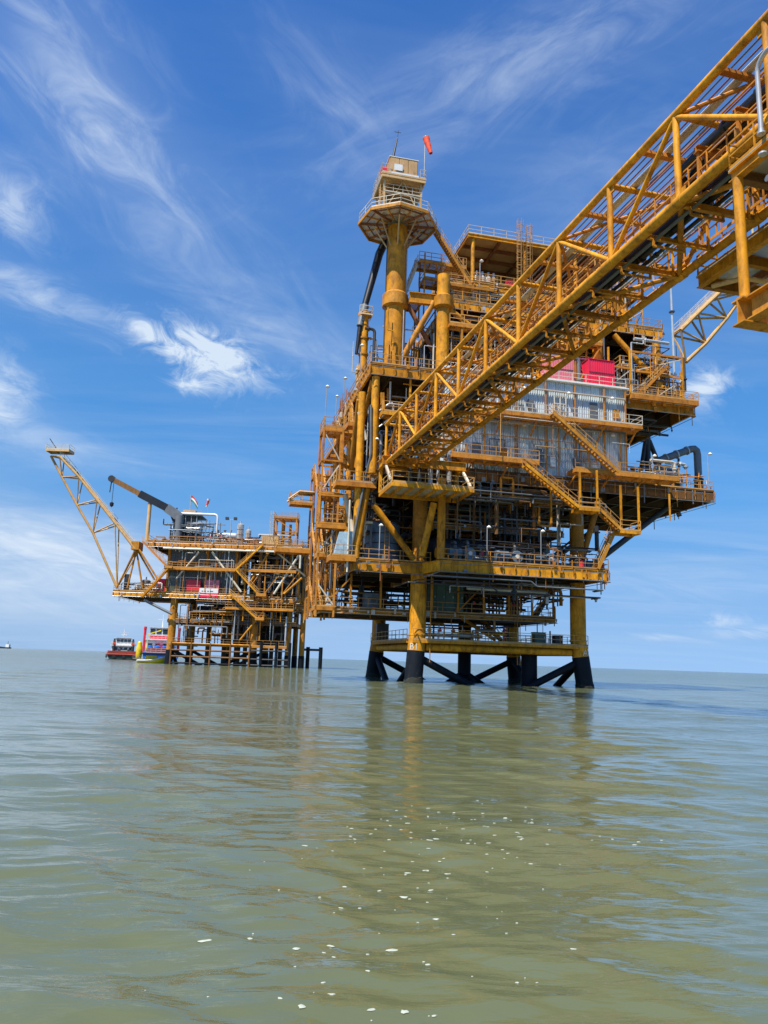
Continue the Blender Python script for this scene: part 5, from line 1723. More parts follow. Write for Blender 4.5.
# cable lines laid over the top beams
for i in range(11):
    y = .4 + i * .31
    one('tube', 'cable_line', 'palerail' if i == 3 else ('greysteel' if i % 2 else 'rustred'), br, (1.0, y, zt0 + .30 + .02 * (i % 2)), (SN, y, zt0 + .30 + .02 * (i % 2)), .075 if i == 3 else .038, n=6)
one('bar', 'cable_tray', 'palerail', br, (1.0, 1.48, zt0 + .24), (SN, 1.48, zt0 + .24), .26, .07)
# conduits along the far and near sides
for i, z in enumerate((23.5, 23.9, 24.4, 24.8, 25.2)):
    one('tube', 'side_conduit', ['orange', 'greysteel', 'rustred', 'galv', 'orange'][i], br, (0.5, bw - .28, z), (SN, bw - .28, z), .05, n=6)
for s in [1 + 2.7 * k for k in range(21)]:
    one('bar', 'conduit_bracket', 'orange', br, (s, bw - .18, 23.3), (s, bw - .18, 25.4), .1)
# big lines under and inside the floor
for y, z, r, m in ((.95, 22.32, .16, 'black'), (1.45, 22.34, .18, 'black'), (1.95, 22.3, .1, 'darksteel'), (2.2, 22.28, .06, 'galv')):
    pts = [(-1.5, y, z), (17, y, z), (18, y, z), (SN - 8, y, z), (SN, y, z)]
    mb = MB().path(pts, r, 12)
    for s in range(4, 58, 6):
        mb.tube((s - .07 + y, y, z), (s + .07 + y, y, z), r * 1.45, n=12)
    mb.build('pipeline', m, br)
one('bar', 'cable_tray', 'rustred', br, (-1, .45, 22.25), (SN, .45, 22.25), .2, .16)
one('bar', 'cable_tray', 'greysteel', br, (-1, .62, 21.82), (SN, .62, 21.82), .16, .06)
for s in [.6 + 2.7 * k for k in range(21)]:
    one('bar', 'pipe_hanger', 'ochre', br, (s, .5, 21.5), (s, 2.2, 21.5), .1, .1)
    for y in (.52, 2.15):
        one('bar', 'hanger_rod', 'ochre', br, (s, y, 21.5), (s, y, 21.85), .09)
    one('bar', 'conduit_post', 'yellow', br, (s, bw - .5, zb0 - .2), (s, bw - .5, zb0 + 1.3), .1)
# expansion loop of two black lines rising on brackets towards the near end
for y, dz, r in ((.95, 0, .21), (1.55, 0.05, .19)):
    mb = MB().elbow([(45.4, y + .9, 22.5), (45.4, y + .8, 23.6 + dz), (45.2, y - .1, 24.2 + dz), (46.4, y - .1, 24.3 + dz), (SN, y - .1, 24.35 + dz)], r, 12, .5)
    for s in (48.5, 50.5, 53, 56):
        mb.tube((s - .08, y - .1, 24.35 + dz), (s + .08, y - .1, 24.35 + dz), r * 1.45, n=12)
    mb.build('pipeline', 'black', br)
for s in (47.4, 49.8, 52.2, 54.6, 57.0):
    one('ib', 'pipe_support', 'orange', br, (s, .2, 23.95), (s, 2.2, 23.95), .3, .3)
    for y in (.35, 2.05):
        one('bar', 'support_leg', 'orange', br, (s, y, 22.2), (s, y, 23.8), .14)
# bearing frame at the platform end
one('ib', 'end_beam', 'yellow', br, (-1.9, .2, zb0 - .1), (-1.9, bw - .2, zb0 - .1), .4, .6)
one('bar', 'end_tie', 'galv', br, (-1.9, .2, 25.2), (-1.9, bw - .2, 25.2), .18)

# ------------------------------------------------------------------ near landing structure at the right
nl = thing('landing_structure', 'yellow steel landing structure with post and walkway beside the near bridge end', 'landing', BR.w(0, 0, 0), BR.ang)
zl = 21.75
ld = MB().box(41.6, 4.45, zl - .06, 60, 12, zl).build('side_deck', 'grating', nl)
one('ib', 'edge_girder', 'yellow', ld, (41.6, 4.6, zl - .36), (60, 4.6, zl - .36), .3, .58)
one('ib', 'edge_girder', 'ochre', ld, (41.75, 4.8, zl - .36), (41.75, 12, zl - .36), .3, .58)
for s in (44.2, 46.8, 49.4, 52, 54.6, 57.2):
    one('ib', 'floor_beam', 'ochre', ld, (s, 4.8, zl - .36), (s, 12, zl - .36), .26, .5)
for y in (7.0, 9.4, 11.8):
    one('ib', 'floor_beam', 'rustred', ld, (42, y, zl - .34), (60, y, zl - .34), .22, .42)
rail(ld, [(60, 4.5, zl), (41.7, 4.5, zl), (41.7, 6.3, zl)], 'yellow', 1.1, 1.4, .06)
MB().elbow([(42.2, 4.9, zl - .75), (43.6, 5.6, zl - .9), (43.8, 12, zl - .9)], .12, 10).build('pipe', 'tan', nl)
MB().tube((43.75, 7.2, zl - .9), (43.8, 12, zl - .9), .2, n=12).build('pipe_sleeve', 'pink', nl)
# support frame under the bridge: post, lower girder and railed platform
pb_, pt_ = BR.on(745, 300, -.5), BR.on(741.5, 176, -.5)
s0, zlo, zhi = pb_[0], pb_[2], pt_[2]
for yy in (-.5, 5.2, 11.0):
    post = MB().tube((s0, yy, zlo), (s0, yy, zhi), .19, n=16).build('post', 'yellow', nl)
    one('lathe', 'post_foot', 'ochre', post, (s0, yy, zlo), (0, 0, 1), [(0, .32), (.05, .32), (.07, .2)], 16)
one('ib', 'main_girder', 'ochre', nl, (s0, -.85, zlo - .5), (s0, 14.0, zlo - .5), .6, .95)
one('ib', 'main_girder', 'ochre', nl, (s0 + .35, -.5, zlo - .5), (66, -.5, zlo - .5), .5, .9)
one('ib', 'main_girder', 'ochre', nl, (s0 + .35, 5.2, zlo - .5), (66, 5.2, zlo - .5), .5, .9)
one('ib', 'main_girder', 'ochre', nl, (s0 + .35, 13.8, zlo - .5), (66, 13.8, zlo - .5), .5, .9)
one('ib', 'upper_beam', 'yellow', nl, (s0 - .3, -.5, zhi + .22), (66, -.5, zhi + .22), .3, .42)
one('ib', 'upper_beam', 'brownpaint', nl, (s0 - .1, -.3, zhi + .22), (s0 - .1, 11, zhi + .22), .3, .42)
for k in range(5):
    one('ib', 'floor_beam', 'brownpaint', nl, (s0 + 2.2 + k * 2.4, -.3, zhi + .24), (s0 + 2.2 + k * 2.4, 11, zhi + .24), .22, .36)
MB().box(s0 - .3, -.65, zhi + .45, 66, 11, zhi + .5).build('platform_grating', 'grating', nl)
rail(nl, [(66, -.6, zhi + .5), (s0 - .25, -.6, zhi + .5), (s0 - .25, .6, zhi + .5)], 'yellow', 1.1, 1.3, .055)
vp = BR.on(757, 165, -.95)
MB().elbow([(vp[0] + .3, -.95, vp[2] + 1.2), (vp[0] + .3, -.95, BR.on(757, 66, -.95)[2]), (vp[0] + .9, -.95, BR.on(757, 66, -.95)[2] + .3), (vp[0] + 1.5, -.95, BR.on(757, 66, -.95)[2] - .3)], .09, 10, .3).build('vent_pipe', 'galv', nl)
MB().tube((vp[0] + .3, -.95, zhi + .5), (vp[0] + .3, -.95, vp[2] + 1.2), .1, n=10).lathe((vp[0] + .3, -.95, vp[2] + 1.0), (0, 0, 1), [(0, .1), (.01, .15), (.07, .15), (.08, .1)], 10).lathe((vp[0] + .3, -.95, vp[2] + .2), (0, 0, 1), [(0, .1), (.01, .15), (.07, .15), (.08, .1)], 10).build('valve_riser', 'galv', nl)
MB().tube((vp[0] + .2, -.75, vp[2] - .6), (vp[0] + .2, 1.8, vp[2] - .6), .12, n=10).build('pipe', 'greysteel', nl)
for ss, yy, rr, mm in ((44.0, 5.9, .06, 'palerail'), (46.2, 6.4, .06, 'palerail'), (44.8, 7.0, .16, 'rustred'), (47.6, 5.4, .05, 'galv'), (49.0, 7.4, .1, 'rustred')):
    one('tube', 'thin_post', mm, nl, (ss, yy, zl), (ss, yy, 25.2), rr, n=8)
one('ib', 'upper_beam', 'brownpaint', nl, (43.8, 5.2, 25.4), (60, 5.2, 25.4), .28, .4)
one('ib', 'upper_beam', 'brownpaint', nl, (44.0, 5.4, 25.4), (44.0, 12, 25.4), .28, .4)
MB().box(43.8, 5.1, 25.61, 60, 12, 25.66).build('upper_grating', 'grating', nl)
rail(nl, [(60, 5.2, 25.66), (43.9, 5.2, 25.66), (43.9, 12, 25.66)], 'rail', 1.1, 1.3, .055)
pipes(nl, (44.5, 5.2, zl + .3, 58, 11, 25.2), 22, .05, .16, 71, vertical=.5)
for ss, yy in ((56.0, 13.8), (66.0, 13.8), (66.0, -.5)):
    one('tube', 'leg', 'yellow', nl, (ss, yy, -4), (ss, yy, zlo - .96), .7, n=16)
stair(nl, (50.5, 8.0, zl), (46.2, 8.0, 25.5), .9, (0, 1, 0), 'orange')

# ------------------------------------------------------------------ second platform, far left
P2 = Frame(-42.0, 165.0, 0.0)
p2 = thing('offshore_platform', 'smaller far offshore platform with grey walls, flare boom and boat landing', 'platform', P2.w(0, 0, 0), 0)
q = P2.on
L0, L1, L2, L3 = 4.4, 9.5, 15.1, 26.0
for x in (-2.4, 15.0):
    for y in (1.5, 19):
        ex = -.06 if x < 0 else .06
        leg = one('path', 'jacket_leg', 'ochre', p2, [(x + ex * 2, y, 3.0), (x, y, L2 - .9)], [.82, .8], 14)
        one('path', 'splash_zone_sleeve', 'splash', leg, [(x + ex * 10, y, -6), (x + ex * 2, y, 2.996)], [.88, .86], 14)
for x, y in ((22.2, 4), (25.2, 4), (22.2, 18), (6.5, 19)):
    leg = one('tube', 'jacket_leg', 'ochre', p2, (x, y, 2.6), (x, y, L2 - .9), .6, n=12)
    one('tube', 'splash_zone_sleeve', 'splash', leg, (x, y, -6), (x, y, 2.596), .66, n=12)
for x in (4, 7, 9.5, 12.2, 17.5, 19.5, 10.5, 13.5):
    one('tube', 'well_conductor', 'darksteel', p2, (x, random.uniform(5, 14), -4), (x, 9, 9), .55, n=10) if False else one('tube', 'well_conductor', 'joistpaint', p2, (x, 8 + (x * 3) % 6, -4), (x, 8 + (x * 3) % 6, L2 - 1), .5, n=10)
for a, b in (((-2.4, 1.5), (6.3, 1.5)), ((15, 1.5), (6.3, 1.5)), ((-2.4, 1.5), (-2.5, 10)), ((15, 1.5), (15.1, 10)), ((15, 19), (6.3, 19)), ((-2.4, 19), (6.3, 19))):
    one('tube', 'jacket_brace', 'splash', p2, (*a, 3.2), (*b, -1.2), .38, n=10)
# boat landing fender frame
fx = [-1.6, 2.6, 6.6, 10.8, 14.8]
for x in fx:
    one('tube', 'fender_post', 'brownpaint', p2, (x, -1.2, -1.0), (x, -1.2, 4.6), .2, n=8)
for z in (.35, 1.7, 3.0, 4.4):
    one('tube', 'fender_rail', ('ochre' if z > 4 else 'brownpaint') if z > 1 else 'splash', p2, (fx[0], -1.2, z), (fx[-1], -1.2, z), .17, n=8)
for x in (17.2, 20.4, 23.2):
    one('tube', 'fender_post', 'splash', p2, (x, -1.0, -1.0), (x, -1.0, 5.2), .32, n=10)
for z in (.4, 1.6, 3.4):
    one('tube', 'fender_rail', 'darksteel', p2, (14.8, -1.0, z), (23.2, -1.0, z), .15, n=8)
walkway(p2, 'landing_walkway', -2.5, -1.0, 22.5, 1.6, L0, 'f', 'ochre', 'grating', .4, sp=3)
walkway(p2, 'landing_walkway', -2.5, 1.6, -.8, 19, L0, 'l', 'ochre', 'grating', .4, sp=3, alongx=False)
deck(p2, 'cellar_deck', -3.4, 1.0, 24.0, 18, L1, .6, 3.2, 'fl', 'ochre')
deck(p2, 'main_deck', -15.3, 0, 14.8, 20, L2, 1.0, 3.2, 'fl', 'yellow')
deck(p2, 'main_deck', 14.804, 1.2, 24.6, 20, L2 - .3, 1.0, 3.2, 'fr', 'ochre')
deck(p2, 'top_deck', -8.6, -.6, 24.6, 20, L3, 1.1, 3.2, 'flr', 'orange')
walkway(p2, 'mezzanine_walkway', -4.6, -1.0, 10.6, 1.4, 20.4, 'f', 'orange', 'yellowgrating', .5, sp=2)
for x in (-4.4, 4.0, 10.4, 15.6, 24.0):
    member(p2, (x, 1.6, L2), (x, 1.6, L3 - 1.2), .32, 'ochre', 'column', 10)
for a, b, r, m in (((199, 552), (176, 579), .2, 'palerail'), ((212, 552), (241, 592), .22, 'palerail'), ((301, 552), (274, 594), .24, 'palerail'), ((271, 549), (251, 581), .22, 'ochre'), ((302, 578), (284, 594), .25, 'ochre'),
                   ((137, 546), (157, 578), .2, 'ochre'), ((262, 613), (240, 640), .2, 'ochre'), ((190, 612), (232, 612), .12, 'ochre'), ((144, 600), (172, 614), .3, 'greysteel')):
    member(p2, q(*a, -.2), q(*b, -.2), r, m, 'diagonal_brace', 8)
MB().elbow([(-5.2, -.8, 24.4), (24.0, -.8, 24.4), (24.4, -.8, 23.6), (24.4, -.8, 21)], .2, 8).build('pipe', 'palerail', p2)
for pa, pb in (((168, 568), (142, 541)), ((141, 597), (168, 568)), ((235, 570), (262, 545)), ((258, 594), (236, 570)), ((256, 618), (229, 593))):
    A_, B_ = q(*pa, -1.6), q(*pb, -1.6)
    if A_[2] > B_[2]:
        A_, B_ = B_, A_
    stair(p2, A_, B_, 1.0, (0, 1, 0), 'yellow' if pa[1] != 568 else 'orange')
walkway(p2, 'stair_landing', q(165, 568, -1.6)[0], -1.7, q(172, 568, -1.6)[0], 0, 20.4, 'f', 'orange', 'yellowgrating', .3)
walkway(p2, 'stair_landing', q(255, 618, -1.6)[0], -1.7, q(264, 618, -1.6)[0], .4, q(256, 618, -1.6)[2], 'fr', 'orange', 'yellowgrating', .4)
walkway(p2, 'stair_landing', q(256, 594, -1.6)[0], -1.7, q(266, 594, -1.6)[0], .9, q(258, 594, -1.6)[2], 'f', 'orange', 'yellowgrating', .4)
deck(p2, 'annex_deck', 23.4, 2.5, 29.0, 18, 13.2, 1.0, 2.8, 'fr', 'ochre')
deck(p2, 'annex_deck', 24.7, 2.5, 29.0, 16, 19.6, .8, 2.8, 'fr', 'orange')
for x in (25.0, 28.7):
    for y in (2.8, 15.5):
        one('bar', 'annex_post', 'ochre', p2, (x, y, 13.2), (x, y, 25.6), .35)
one('tube', 'diagonal_brace', 'ochre', p2, (25.0, 2.7, 13.6), (28.7, 2.7, 18.8), .18, n=8)
one('tube', 'diagonal_brace', 'palerail', p2, (28.7, 2.7, 19.8), (25.0, 2.7, 25.0), .18, n=8)
walkway(p2, 'annex_walkway', 24.7, 2.4, 29.4, 4.2, 25.6, 'fr', 'orange', 'yellowgrating', .4)
def back_wall(x0, x1, y, z0, z1):  # dark sheet added to stand in for shade inside the far platform
    MB().box(x0, y, z0, x1, y + .2, z1).build('shade_sheet', 'darksteel', p2)
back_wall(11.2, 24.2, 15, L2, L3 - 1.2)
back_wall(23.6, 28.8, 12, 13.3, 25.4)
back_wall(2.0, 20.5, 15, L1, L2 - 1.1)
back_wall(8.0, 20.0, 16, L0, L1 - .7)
pipes(p2, (23.6, 2.6, 13.3, 28.6, 10, 25), 36, .08, .26, 56, vertical=.5)
pipes(p2, (11.2, .4, L2 + .2, 24, 2.2, L3 - 1.4), 34, .06, .2, 57, vertical=.5)
pipes(p2, (-4.4, -.6, L2 + .2, 10.6, 1.2, L3 - 1.4), 20, .05, .12, 58, vertical=.5, mats=['galv', 'palerail', 'orange', 'ochre'])
pipes(p2, (-1.5, -.6, L1 - 4, 22, 1.2, L2 - 1.2), 40, .06, .18, 59, vertical=.6, mats=['darksteel', 'ochre', 'brownpaint', 'greysteel', 'galv'])
for x, y in ((26.4, 6.0), (29.2, 6.0)):
    one('tube', 'dolphin_pile', 'splash', p2, (x, y, -5), (x, y, 4.6), .42, n=12)
one('bar', 'dolphin_beam', 'darksteel', p2, (24.6, 6.0, 4.0), (29.2, 6.0, 4.0), .4, .5)
walkway(p2, 'mid_walkway', 11.0, -.8, 23.6, .4, 20.4, 'f', 'orange', 'yellowgrating', .4)
walkway(p2, 'mid_walkway', 9.0, -.9, 23.5, .6, 12.2, 'f', 'orange', 'yellowgrating', .35)
for x in (12.8, 17.0, 20.8):
    one('bar', 'frame_post', 'ochre', p2, (x, -.3, L1), (x, -.3, L3 - 1.2), .22)
    one('bar', 'frame_brace', 'orange', p2, (x, -.3, L2 + .2), (x + 3.4, -.3, 20.2), .16)
pipes(p2, (11.5, 1.5, L2 + .2, 24, 14, L3 - 1.4), 60, .1, .34, 51, vertical=.4)
pipes(p2, (-2.0, 1.5, L1 + .2, 23, 14, L2 - 1.2), 50, .08, .26, 52, vertical=.45, mats=['darksteel', 'greysteel', 'joistpaint', 'ochre', 'black'])
pipes(p2, (-2.0, 1.0, L0 + .2, 22, 12, L1 - .8), 34, .08, .24, 53, vertical=.8, mats=['darksteel', 'ochre', 'joistpaint'])
pipes(p2, (-14.6, 2, L2 + .2, -5, 10, L2 + 2.2), 14, .08, .2, 54, vertical=.6)
pipes(p2, (8, 1, L3 + .2, 22, 10, L3 + 2.4), 34, .06, .2, 55, vertical=.5)
pipes(p2, (-6, .2, L3 + .2, 7.5, 2.0, L3 + 5.0), 40, .05, .18, 60, vertical=.55, mats=['greysteel', 'bluegrey', 'darksteel', 'galv', 'darksteel'])
pipes(p2, (-8, 0, L3 + .2, 24, 8, L3 + 1.4), 40, .05, .14, 61, vertical=.7, mats=['orange', 'rustred', 'greysteel', 'darksteel'])
pipes(p2, (-14.8, .4, L2 + .2, -5, 3, L2 + 2.0), 24, .05, .14, 62, vertical=.6, mats=['orange', 'galv', 'greysteel', 'white', 'rustred'])
for x in (14.5, 17.5, 20.5):
    tank(P2.w(x, 9, L2 - .3 if x > 14.8 else L2), 0, 1.3, 6.0 if x < 18 else 4.6, 'dark upright tank behind the right braces of the far platform', 'darksteel', 'dark tanks on the far platform')
vessel(P2.w(6, 6, L1), 0, 8, 1.3, 'dark vessel below the main deck of the far platform', 'darksteel')
clad_building('process_building', 'grey clad building with mezzanine walkway on the far platform', P2.w(-4.6, 1.7, L2 + .01), 0, 15.6, 12, L3 - L2 - 1.25, 1.56, storey=[0, 5.2, L3 - L2 - 1.25], m='wallgrey')
# red boxes and banner
container(P2.w(1.6, .9, L2), 0, 2.9, 1.1, 2.7, 'bright red box against the grey wall of the far platform', 'red')
container(P2.w(5.6, .9, L2), 0, 2.9, 1.1, 2.8, 'pale pink box above the pink banner on the far platform', 'pink')
bn = thing('banner', 'white and pink banner hung on the far platform handrail', 'banner', P2.w(5.1, -.12, L2 - .9), 0)
MB().box(-2.0, -.04, .95, 2.0, -.01, 1.95).build('upper_panel', 'white', bn)
MB().box(-2.0, -.04, 0, 2.0, -.01, .945).build('lower_panel', 'magenta', bn)
for x in (-1.5, -.95, -.3, .25, .6):
    MB().box(x, -.055, 1.2, x + .38, -.043, 1.42).build('print_mark', 'greysteel', bn)
container(P2.w(-5.8, 2.2, L2), 0, 2.0, 1.6, 2.8, 'dark magenta box near the left end of the far platform', 'magenta')
tank(P2.w(-9.2, 2.4, L2), 0, 1.0, 2.4, 'dark grey squat tank at the left end of the far platform', 'greysteel')
cabinet(P2.w(-13.2, 2.0, L2), 0, 1.0, .9, 3.6, 'narrow grey cabinet at the left tip of the far platform', 'darksteel')
cabinet(P2.w(-2.4, .6, L2), 0, 2.0, .8, 1.3, 'low tan cabinet beside the red box of the far platform', 'tan')
# module on the top deck
md = thing('compressor_house', 'dark blue grey machine house on the top deck of the far platform', 'machine house', P2.w(-1.2, 2.0, L3), 0)
md.scale = (.84, 1, 1.08)
MB().loft([[(-3.2, .6, 2.4), (2.6, .6, 2.4), (2.6, 5, 2.4), (-3.2, 5, 2.4)], [(-3.8, .2, 5.0), (3.0, .2, 5.0), (3.0, 5, 5.0), (-3.8, 5, 5.0)]]).build('hopper_body', 'greysteel', md)
for i, xx in enumerate((-3.4, -1.9, -.4, 1.1, 2.5)):
    MB().box(xx, -.2, 2.5 + .3 * (i % 2), xx + 1.1, .55, 4.4 + .4 * (i % 3)).build('vent_box', ['bluegrey', 'galv', 'darksteel'][i % 3], md)
    one('bar', 'frame_post', 'galv', md, (xx, -.4, 0), (xx, -.4, 5.6), .14)
for z in (1.4, 2.6, 4.1):
    one('bar', 'frame_rail', 'galv', md, (-3.9, -.45, z), (3.4, -.45, z), .1)
for x in (-3.8, -1.2, 1.4, 3.2):
    one('bar', 'post', 'greysteel', md, (x, .1, 0), (x, .1, 2.4), .3)
    one('bar', 'post', 'greysteel', md, (x, 4.8, 0), (x, 4.8, 2.4), .3)
for x in (-3.8, -1.2):
    one('bar', 'post_brace', 'galv', md, (x, -.1, .1), (x + 2.4, -.1, 2.3), .18)
MB().box(-3.2, .6, 0, 3.0, 4.4, 2.2).build('machinery', 'darksteel', md)
MB().box(-4.6, -.5, 5.61, 3.8, 5.2, 5.8).build('roof_slab', 'greysteel', md)
MB().box(-1.4, .2, 5.81, 1.8, 2.4, 6.9).build('roof_unit', 'tan', md)
MB().box(2.2, .4, 5.81, 3.4, 2.0, 6.5).build('roof_unit', 'tan', md)
MB().elbow([(-2.6, -.6, 6.6), (-2.4, -.6, 6.0), (8.0, -.6, 6.0), (8.0, -.6, 1.2)], .26, 10, .9).build('white_pipe', 'white', md)
rail(md, [(-4.5, -.4, 5.8), (3.7, -.4, 5.8)], 'galv')
MB().path([(-3.4, .8, 5.8), (-3.3, .8, 7.4)], [.35, .2], 8).build('stack', 'darksteel', md)
for i, (x, r, h) in enumerate(((10.5, .75, 4.6), (12.3, .6, 3.4))):
    tank(P2.w(x, 2.5, L3), 0, r, h, ['taller', 'shorter'][i] + ' grey tank beside the machine house of the far platform', 'galv')
vessel(P2.w(7.0, 3.0, L3), 0, 4.8, .8, 'pale grey vessel beside the machine house of the far platform', 'galv', base=1.2)
manifold(P2.w(5.6, .6, L3), 0, 4, 'white valve manifold in front of the machine house', None, 'white')
cabinet(P2.w(17.5, 1.2, L3), 0, 3.6, 2.0, 2.0, 'tan cabin on the right of the far platform top deck', 'tan', 'cabin', name='deck_cabin')
cabinet(P2.w(14.0, 1.2, L3), 0, 1.8, 1.4, .9, 'low rust-red crate on the far platform top deck', 'rustred', 'crate')
lp = thing('light_pole', 'tall pole with twin floodlights on the far platform top deck', 'light pole', P2.w(8.9, -.3, L3), 0)
MB().tube((0, 0, -11), (0, 0, 5.2), .1, n=8).build('pole', 'galv', lp)
MB().bar((-.9, 0, 5.2), (.9, 0, 5.2), .1).build('crossarm', 'galv', lp)
for x in (-.9, .9):
    MB().box(x - .35, -.4, 5.1, x + .35, .1, 5.7).build('floodlight', 'darksteel', lp)
fr = thing('pipe_frame_tower', 'open orange frame tower at the right end of the far platform', 'tower', P2.w(20.6, 2.0, L3), 0)
for x in (-2.4, 2.4):
    for y in (-1.6, 2.4):
        one('bar', 'post', 'orange', fr, (x, y, 0), (x, y, 6.2), .3)
for z in (3.0, 6.0):
    for y in (-1.6, 2.4):
        one('bar', 'ledger', 'orange', fr, (-2.4, y, z), (2.4, y, z), .25)
    for x in (-2.4, 2.4):
        one('bar', 'ledger', 'orange', fr, (x, -1.6, z), (x, 2.4, z), .25)
one('bar', 'brace', 'orange', fr, (-2.4, -1.6, 0), (2.4, -1.6, 3), .2)
one('bar', 'brace', 'orange', fr, (2.4, -1.6, 3), (-2.4, -1.6, 6), .2)
walkway(fr, 'tower_platform', -2.6, -1.8, 2.6, 2.6, 6.3, 'fblr', 'orange', 'yellowgrating', .3)
ladder(fr, (-3.0, -1.8, 0), 7.4, 'palerail', True)
MB().tube((-.6, 0, 0), (-.6, 0, 5.6), .4, n=10).tube((.9, .4, 0), (.9, .4, 5.0), .3, n=10).build('vertical_pipe', 'ochre', fr)
# crane with stowed boom
cn = thing('deck_crane', 'crane with black and brown box boom stowed on a post', 'crane', P2.w(0, 1.0, L3), 0)
w_ = lambda px, py: (q(px, py, 1.0)[0], 0, q(px, py, 1.0)[2] - L3)
MB().tube(w_(147, 541), w_(150, 503), .42, n=10).build('rest_post', 'tan', cn)
b0, b1, b2, b3 = w_(112, 479), w_(140, 494), w_(167, 508), w_(181, 518)
MB().bar(b0, b1, .9, 1.1).build('boom_tip', 'brownpaint', cn)
MB().bar(b1, b2, 1.1, 1.6).build('boom_sleeve', 'black', cn)
MB().bar(b2, b3, 1.1, 2.0).build('boom_root', 'greysteel', cn)
MB().lathe((b0[0], -.5, b0[2]), (0, 1, 0), [(0, .75), (1.0, .75)], 12).build('tip_sheave', 'darksteel', cn)
MB().tube(b0, (b0[0] - .2, 0, b0[2] - 3.0), .12, n=6).tube((b0[0] + .5, 0, b0[2]), (b0[0] + .5, 0, b0[2] - 5.2), .06, n=5).build('hoist_rope', 'darksteel', cn)
MB().lathe((b0[0] + .5, 0, b0[2] - 5.2), (0, 0, -1), [(0, .2), (.2, .45), (.8, .4), (1.1, .1)], 10).build('hook_block', 'black', cn)
MB().tube((b3[0] - .3, 0, 0), (b3[0] - .3, 0, b3[2] + .5), .9, n=14).build('pedestal', 'greysteel', cn)
MB().bar((b3[0] - .6, 0, b3[2] - 3.0), (b2[0] + .6, 0, b2[2] - .6), .35).build('luffing_ram', 'darksteel', cn)
# flare boom
bo = lambda px, py: (q(px, py, 1.0)[0], q(px, py, 1.0)[2])
fb2 = lattice_boom('flare_boom', 'long pale lattice boom with walkway reaching out from the far platform', P2.w(0, 1.0, 0), 0,
                   [bo(62, 458), bo(81, 478), bo(99, 501), bo(117, 524), bo(137, 550)], [bo(51, 456), bo(62, 477), bo(77, 505), bo(93, 533), bo(117, 588)], 1.3)
tp_ = bo(60, 452)
walkway(fb2, 'tip_platform', tp_[0] - 2.6, -1.5, tp_[0] + 2.6, 1.5, tp_[1] + .3, 'fblr', 'tan', 'palerail', .45, rm='palerail')
MB().tube((tp_[0] - .6, 0, tp_[1] + .4), (tp_[0] - 2.6, 0, tp_[1] + 3.0), .1, n=6).build('flare_tip', 'darksteel', fb2)
hinge = bo(137, 545)
MB().box(hinge[0] - .8, -1.5, hinge[1] - 1.2, hinge[0] + .9, 1.5, hinge[1] + .6).build('hinge_block', 'ochre', fb2)
for a, b in (((137, 550), (128, 588)), ((137, 550), (143, 588)), ((139, 552), (155, 580)), ((136, 552), (117, 588))):
    one('tube', 'support_strut', 'ochre', fb2, (bo(*a)[0], -.4, bo(*a)[1]), (bo(*b)[0], -.4, max(bo(*b)[1], L2)), .2, n=8)
# flag and windsock
fg = thing('flag', 'small red white and green flag flying above the machine house', 'flag', P2.w(q(190, 500, 2)[0], 2.6, L3 + 6.2), 0)
MB().tube((0, 0, 0), (0, 0, 4.8), .06, n=6).build('flagpole', 'palerail', fg)
for i, m in enumerate(('flagred', 'sockwhite', 'flaggreen')):
    mb = MB()
    zt = 4.7 - i * .45
    for k in range(7):
        u = k / 6
        y = .12 * math.sin(u * 7 + i * .2)
        dz = -1.3 * u * u - .5 * u
        mb.v += [V((.06 + u * 1.6, y, zt + dz)), V((.06 + u * 1.6, y, zt - .44 + dz)), V((.06 + u * 1.6, y + .02, zt - .44 + dz)), V((.06 + u * 1.6, y + .02, zt + dz))]
    for k in range(6):
        o = 4 * k
        for e in range(4):
            mb.f.append((o + e, o + (e + 1) % 4, o + 4 + (e + 1) % 4, o + 4 + e))
    mb.f += [(3, 2, 1, 0), (24, 25, 26, 27)]
    mb.build('stripe', m, fg)
windsock(P2.w(q(207, 510, 2)[0], 2.6, L3 + .02), 'white and red windsock above the machine house of the far platform', 10.2, .95, az=R(150))


# ------------------------------------------------------------------ boats
def hull(t, L, B, D, m, sheer=.6, rail_m='hullred', draft=.9):
    rings = []
    for i in range(13):
        u = i / 12                      # 0 stern .. 1 bow
        y = -L / 2 + L * u
        w = B / 2 * (1 if u < .55 else max(.02, 1 - ((u - .55) / .45) ** 2.2))
        h = D + sheer * (u ** 2.5) * 2
        rings.append([(-w, y, h), (-w * .96, y, h * .4), (-w * .7, y, -draft), (w * .7, y, -draft), (w * .96, y, h * .4), (w, y, h)])
    MB().loft(rings).build('hull', m, t)
    mb = MB()
    for s in (0, 5):
        mb.path([(V(r[s]) + V((0, 0, -.25))) for r in rings], .22, 8)
    mb.path([V(rings[0][0]) + V((0, -.05, -.25)), V(rings[0][5]) + V((0, -.05, -.25))], .22, 8)
    mb.build('rubbing_strake', rail_m, t)
    return rings


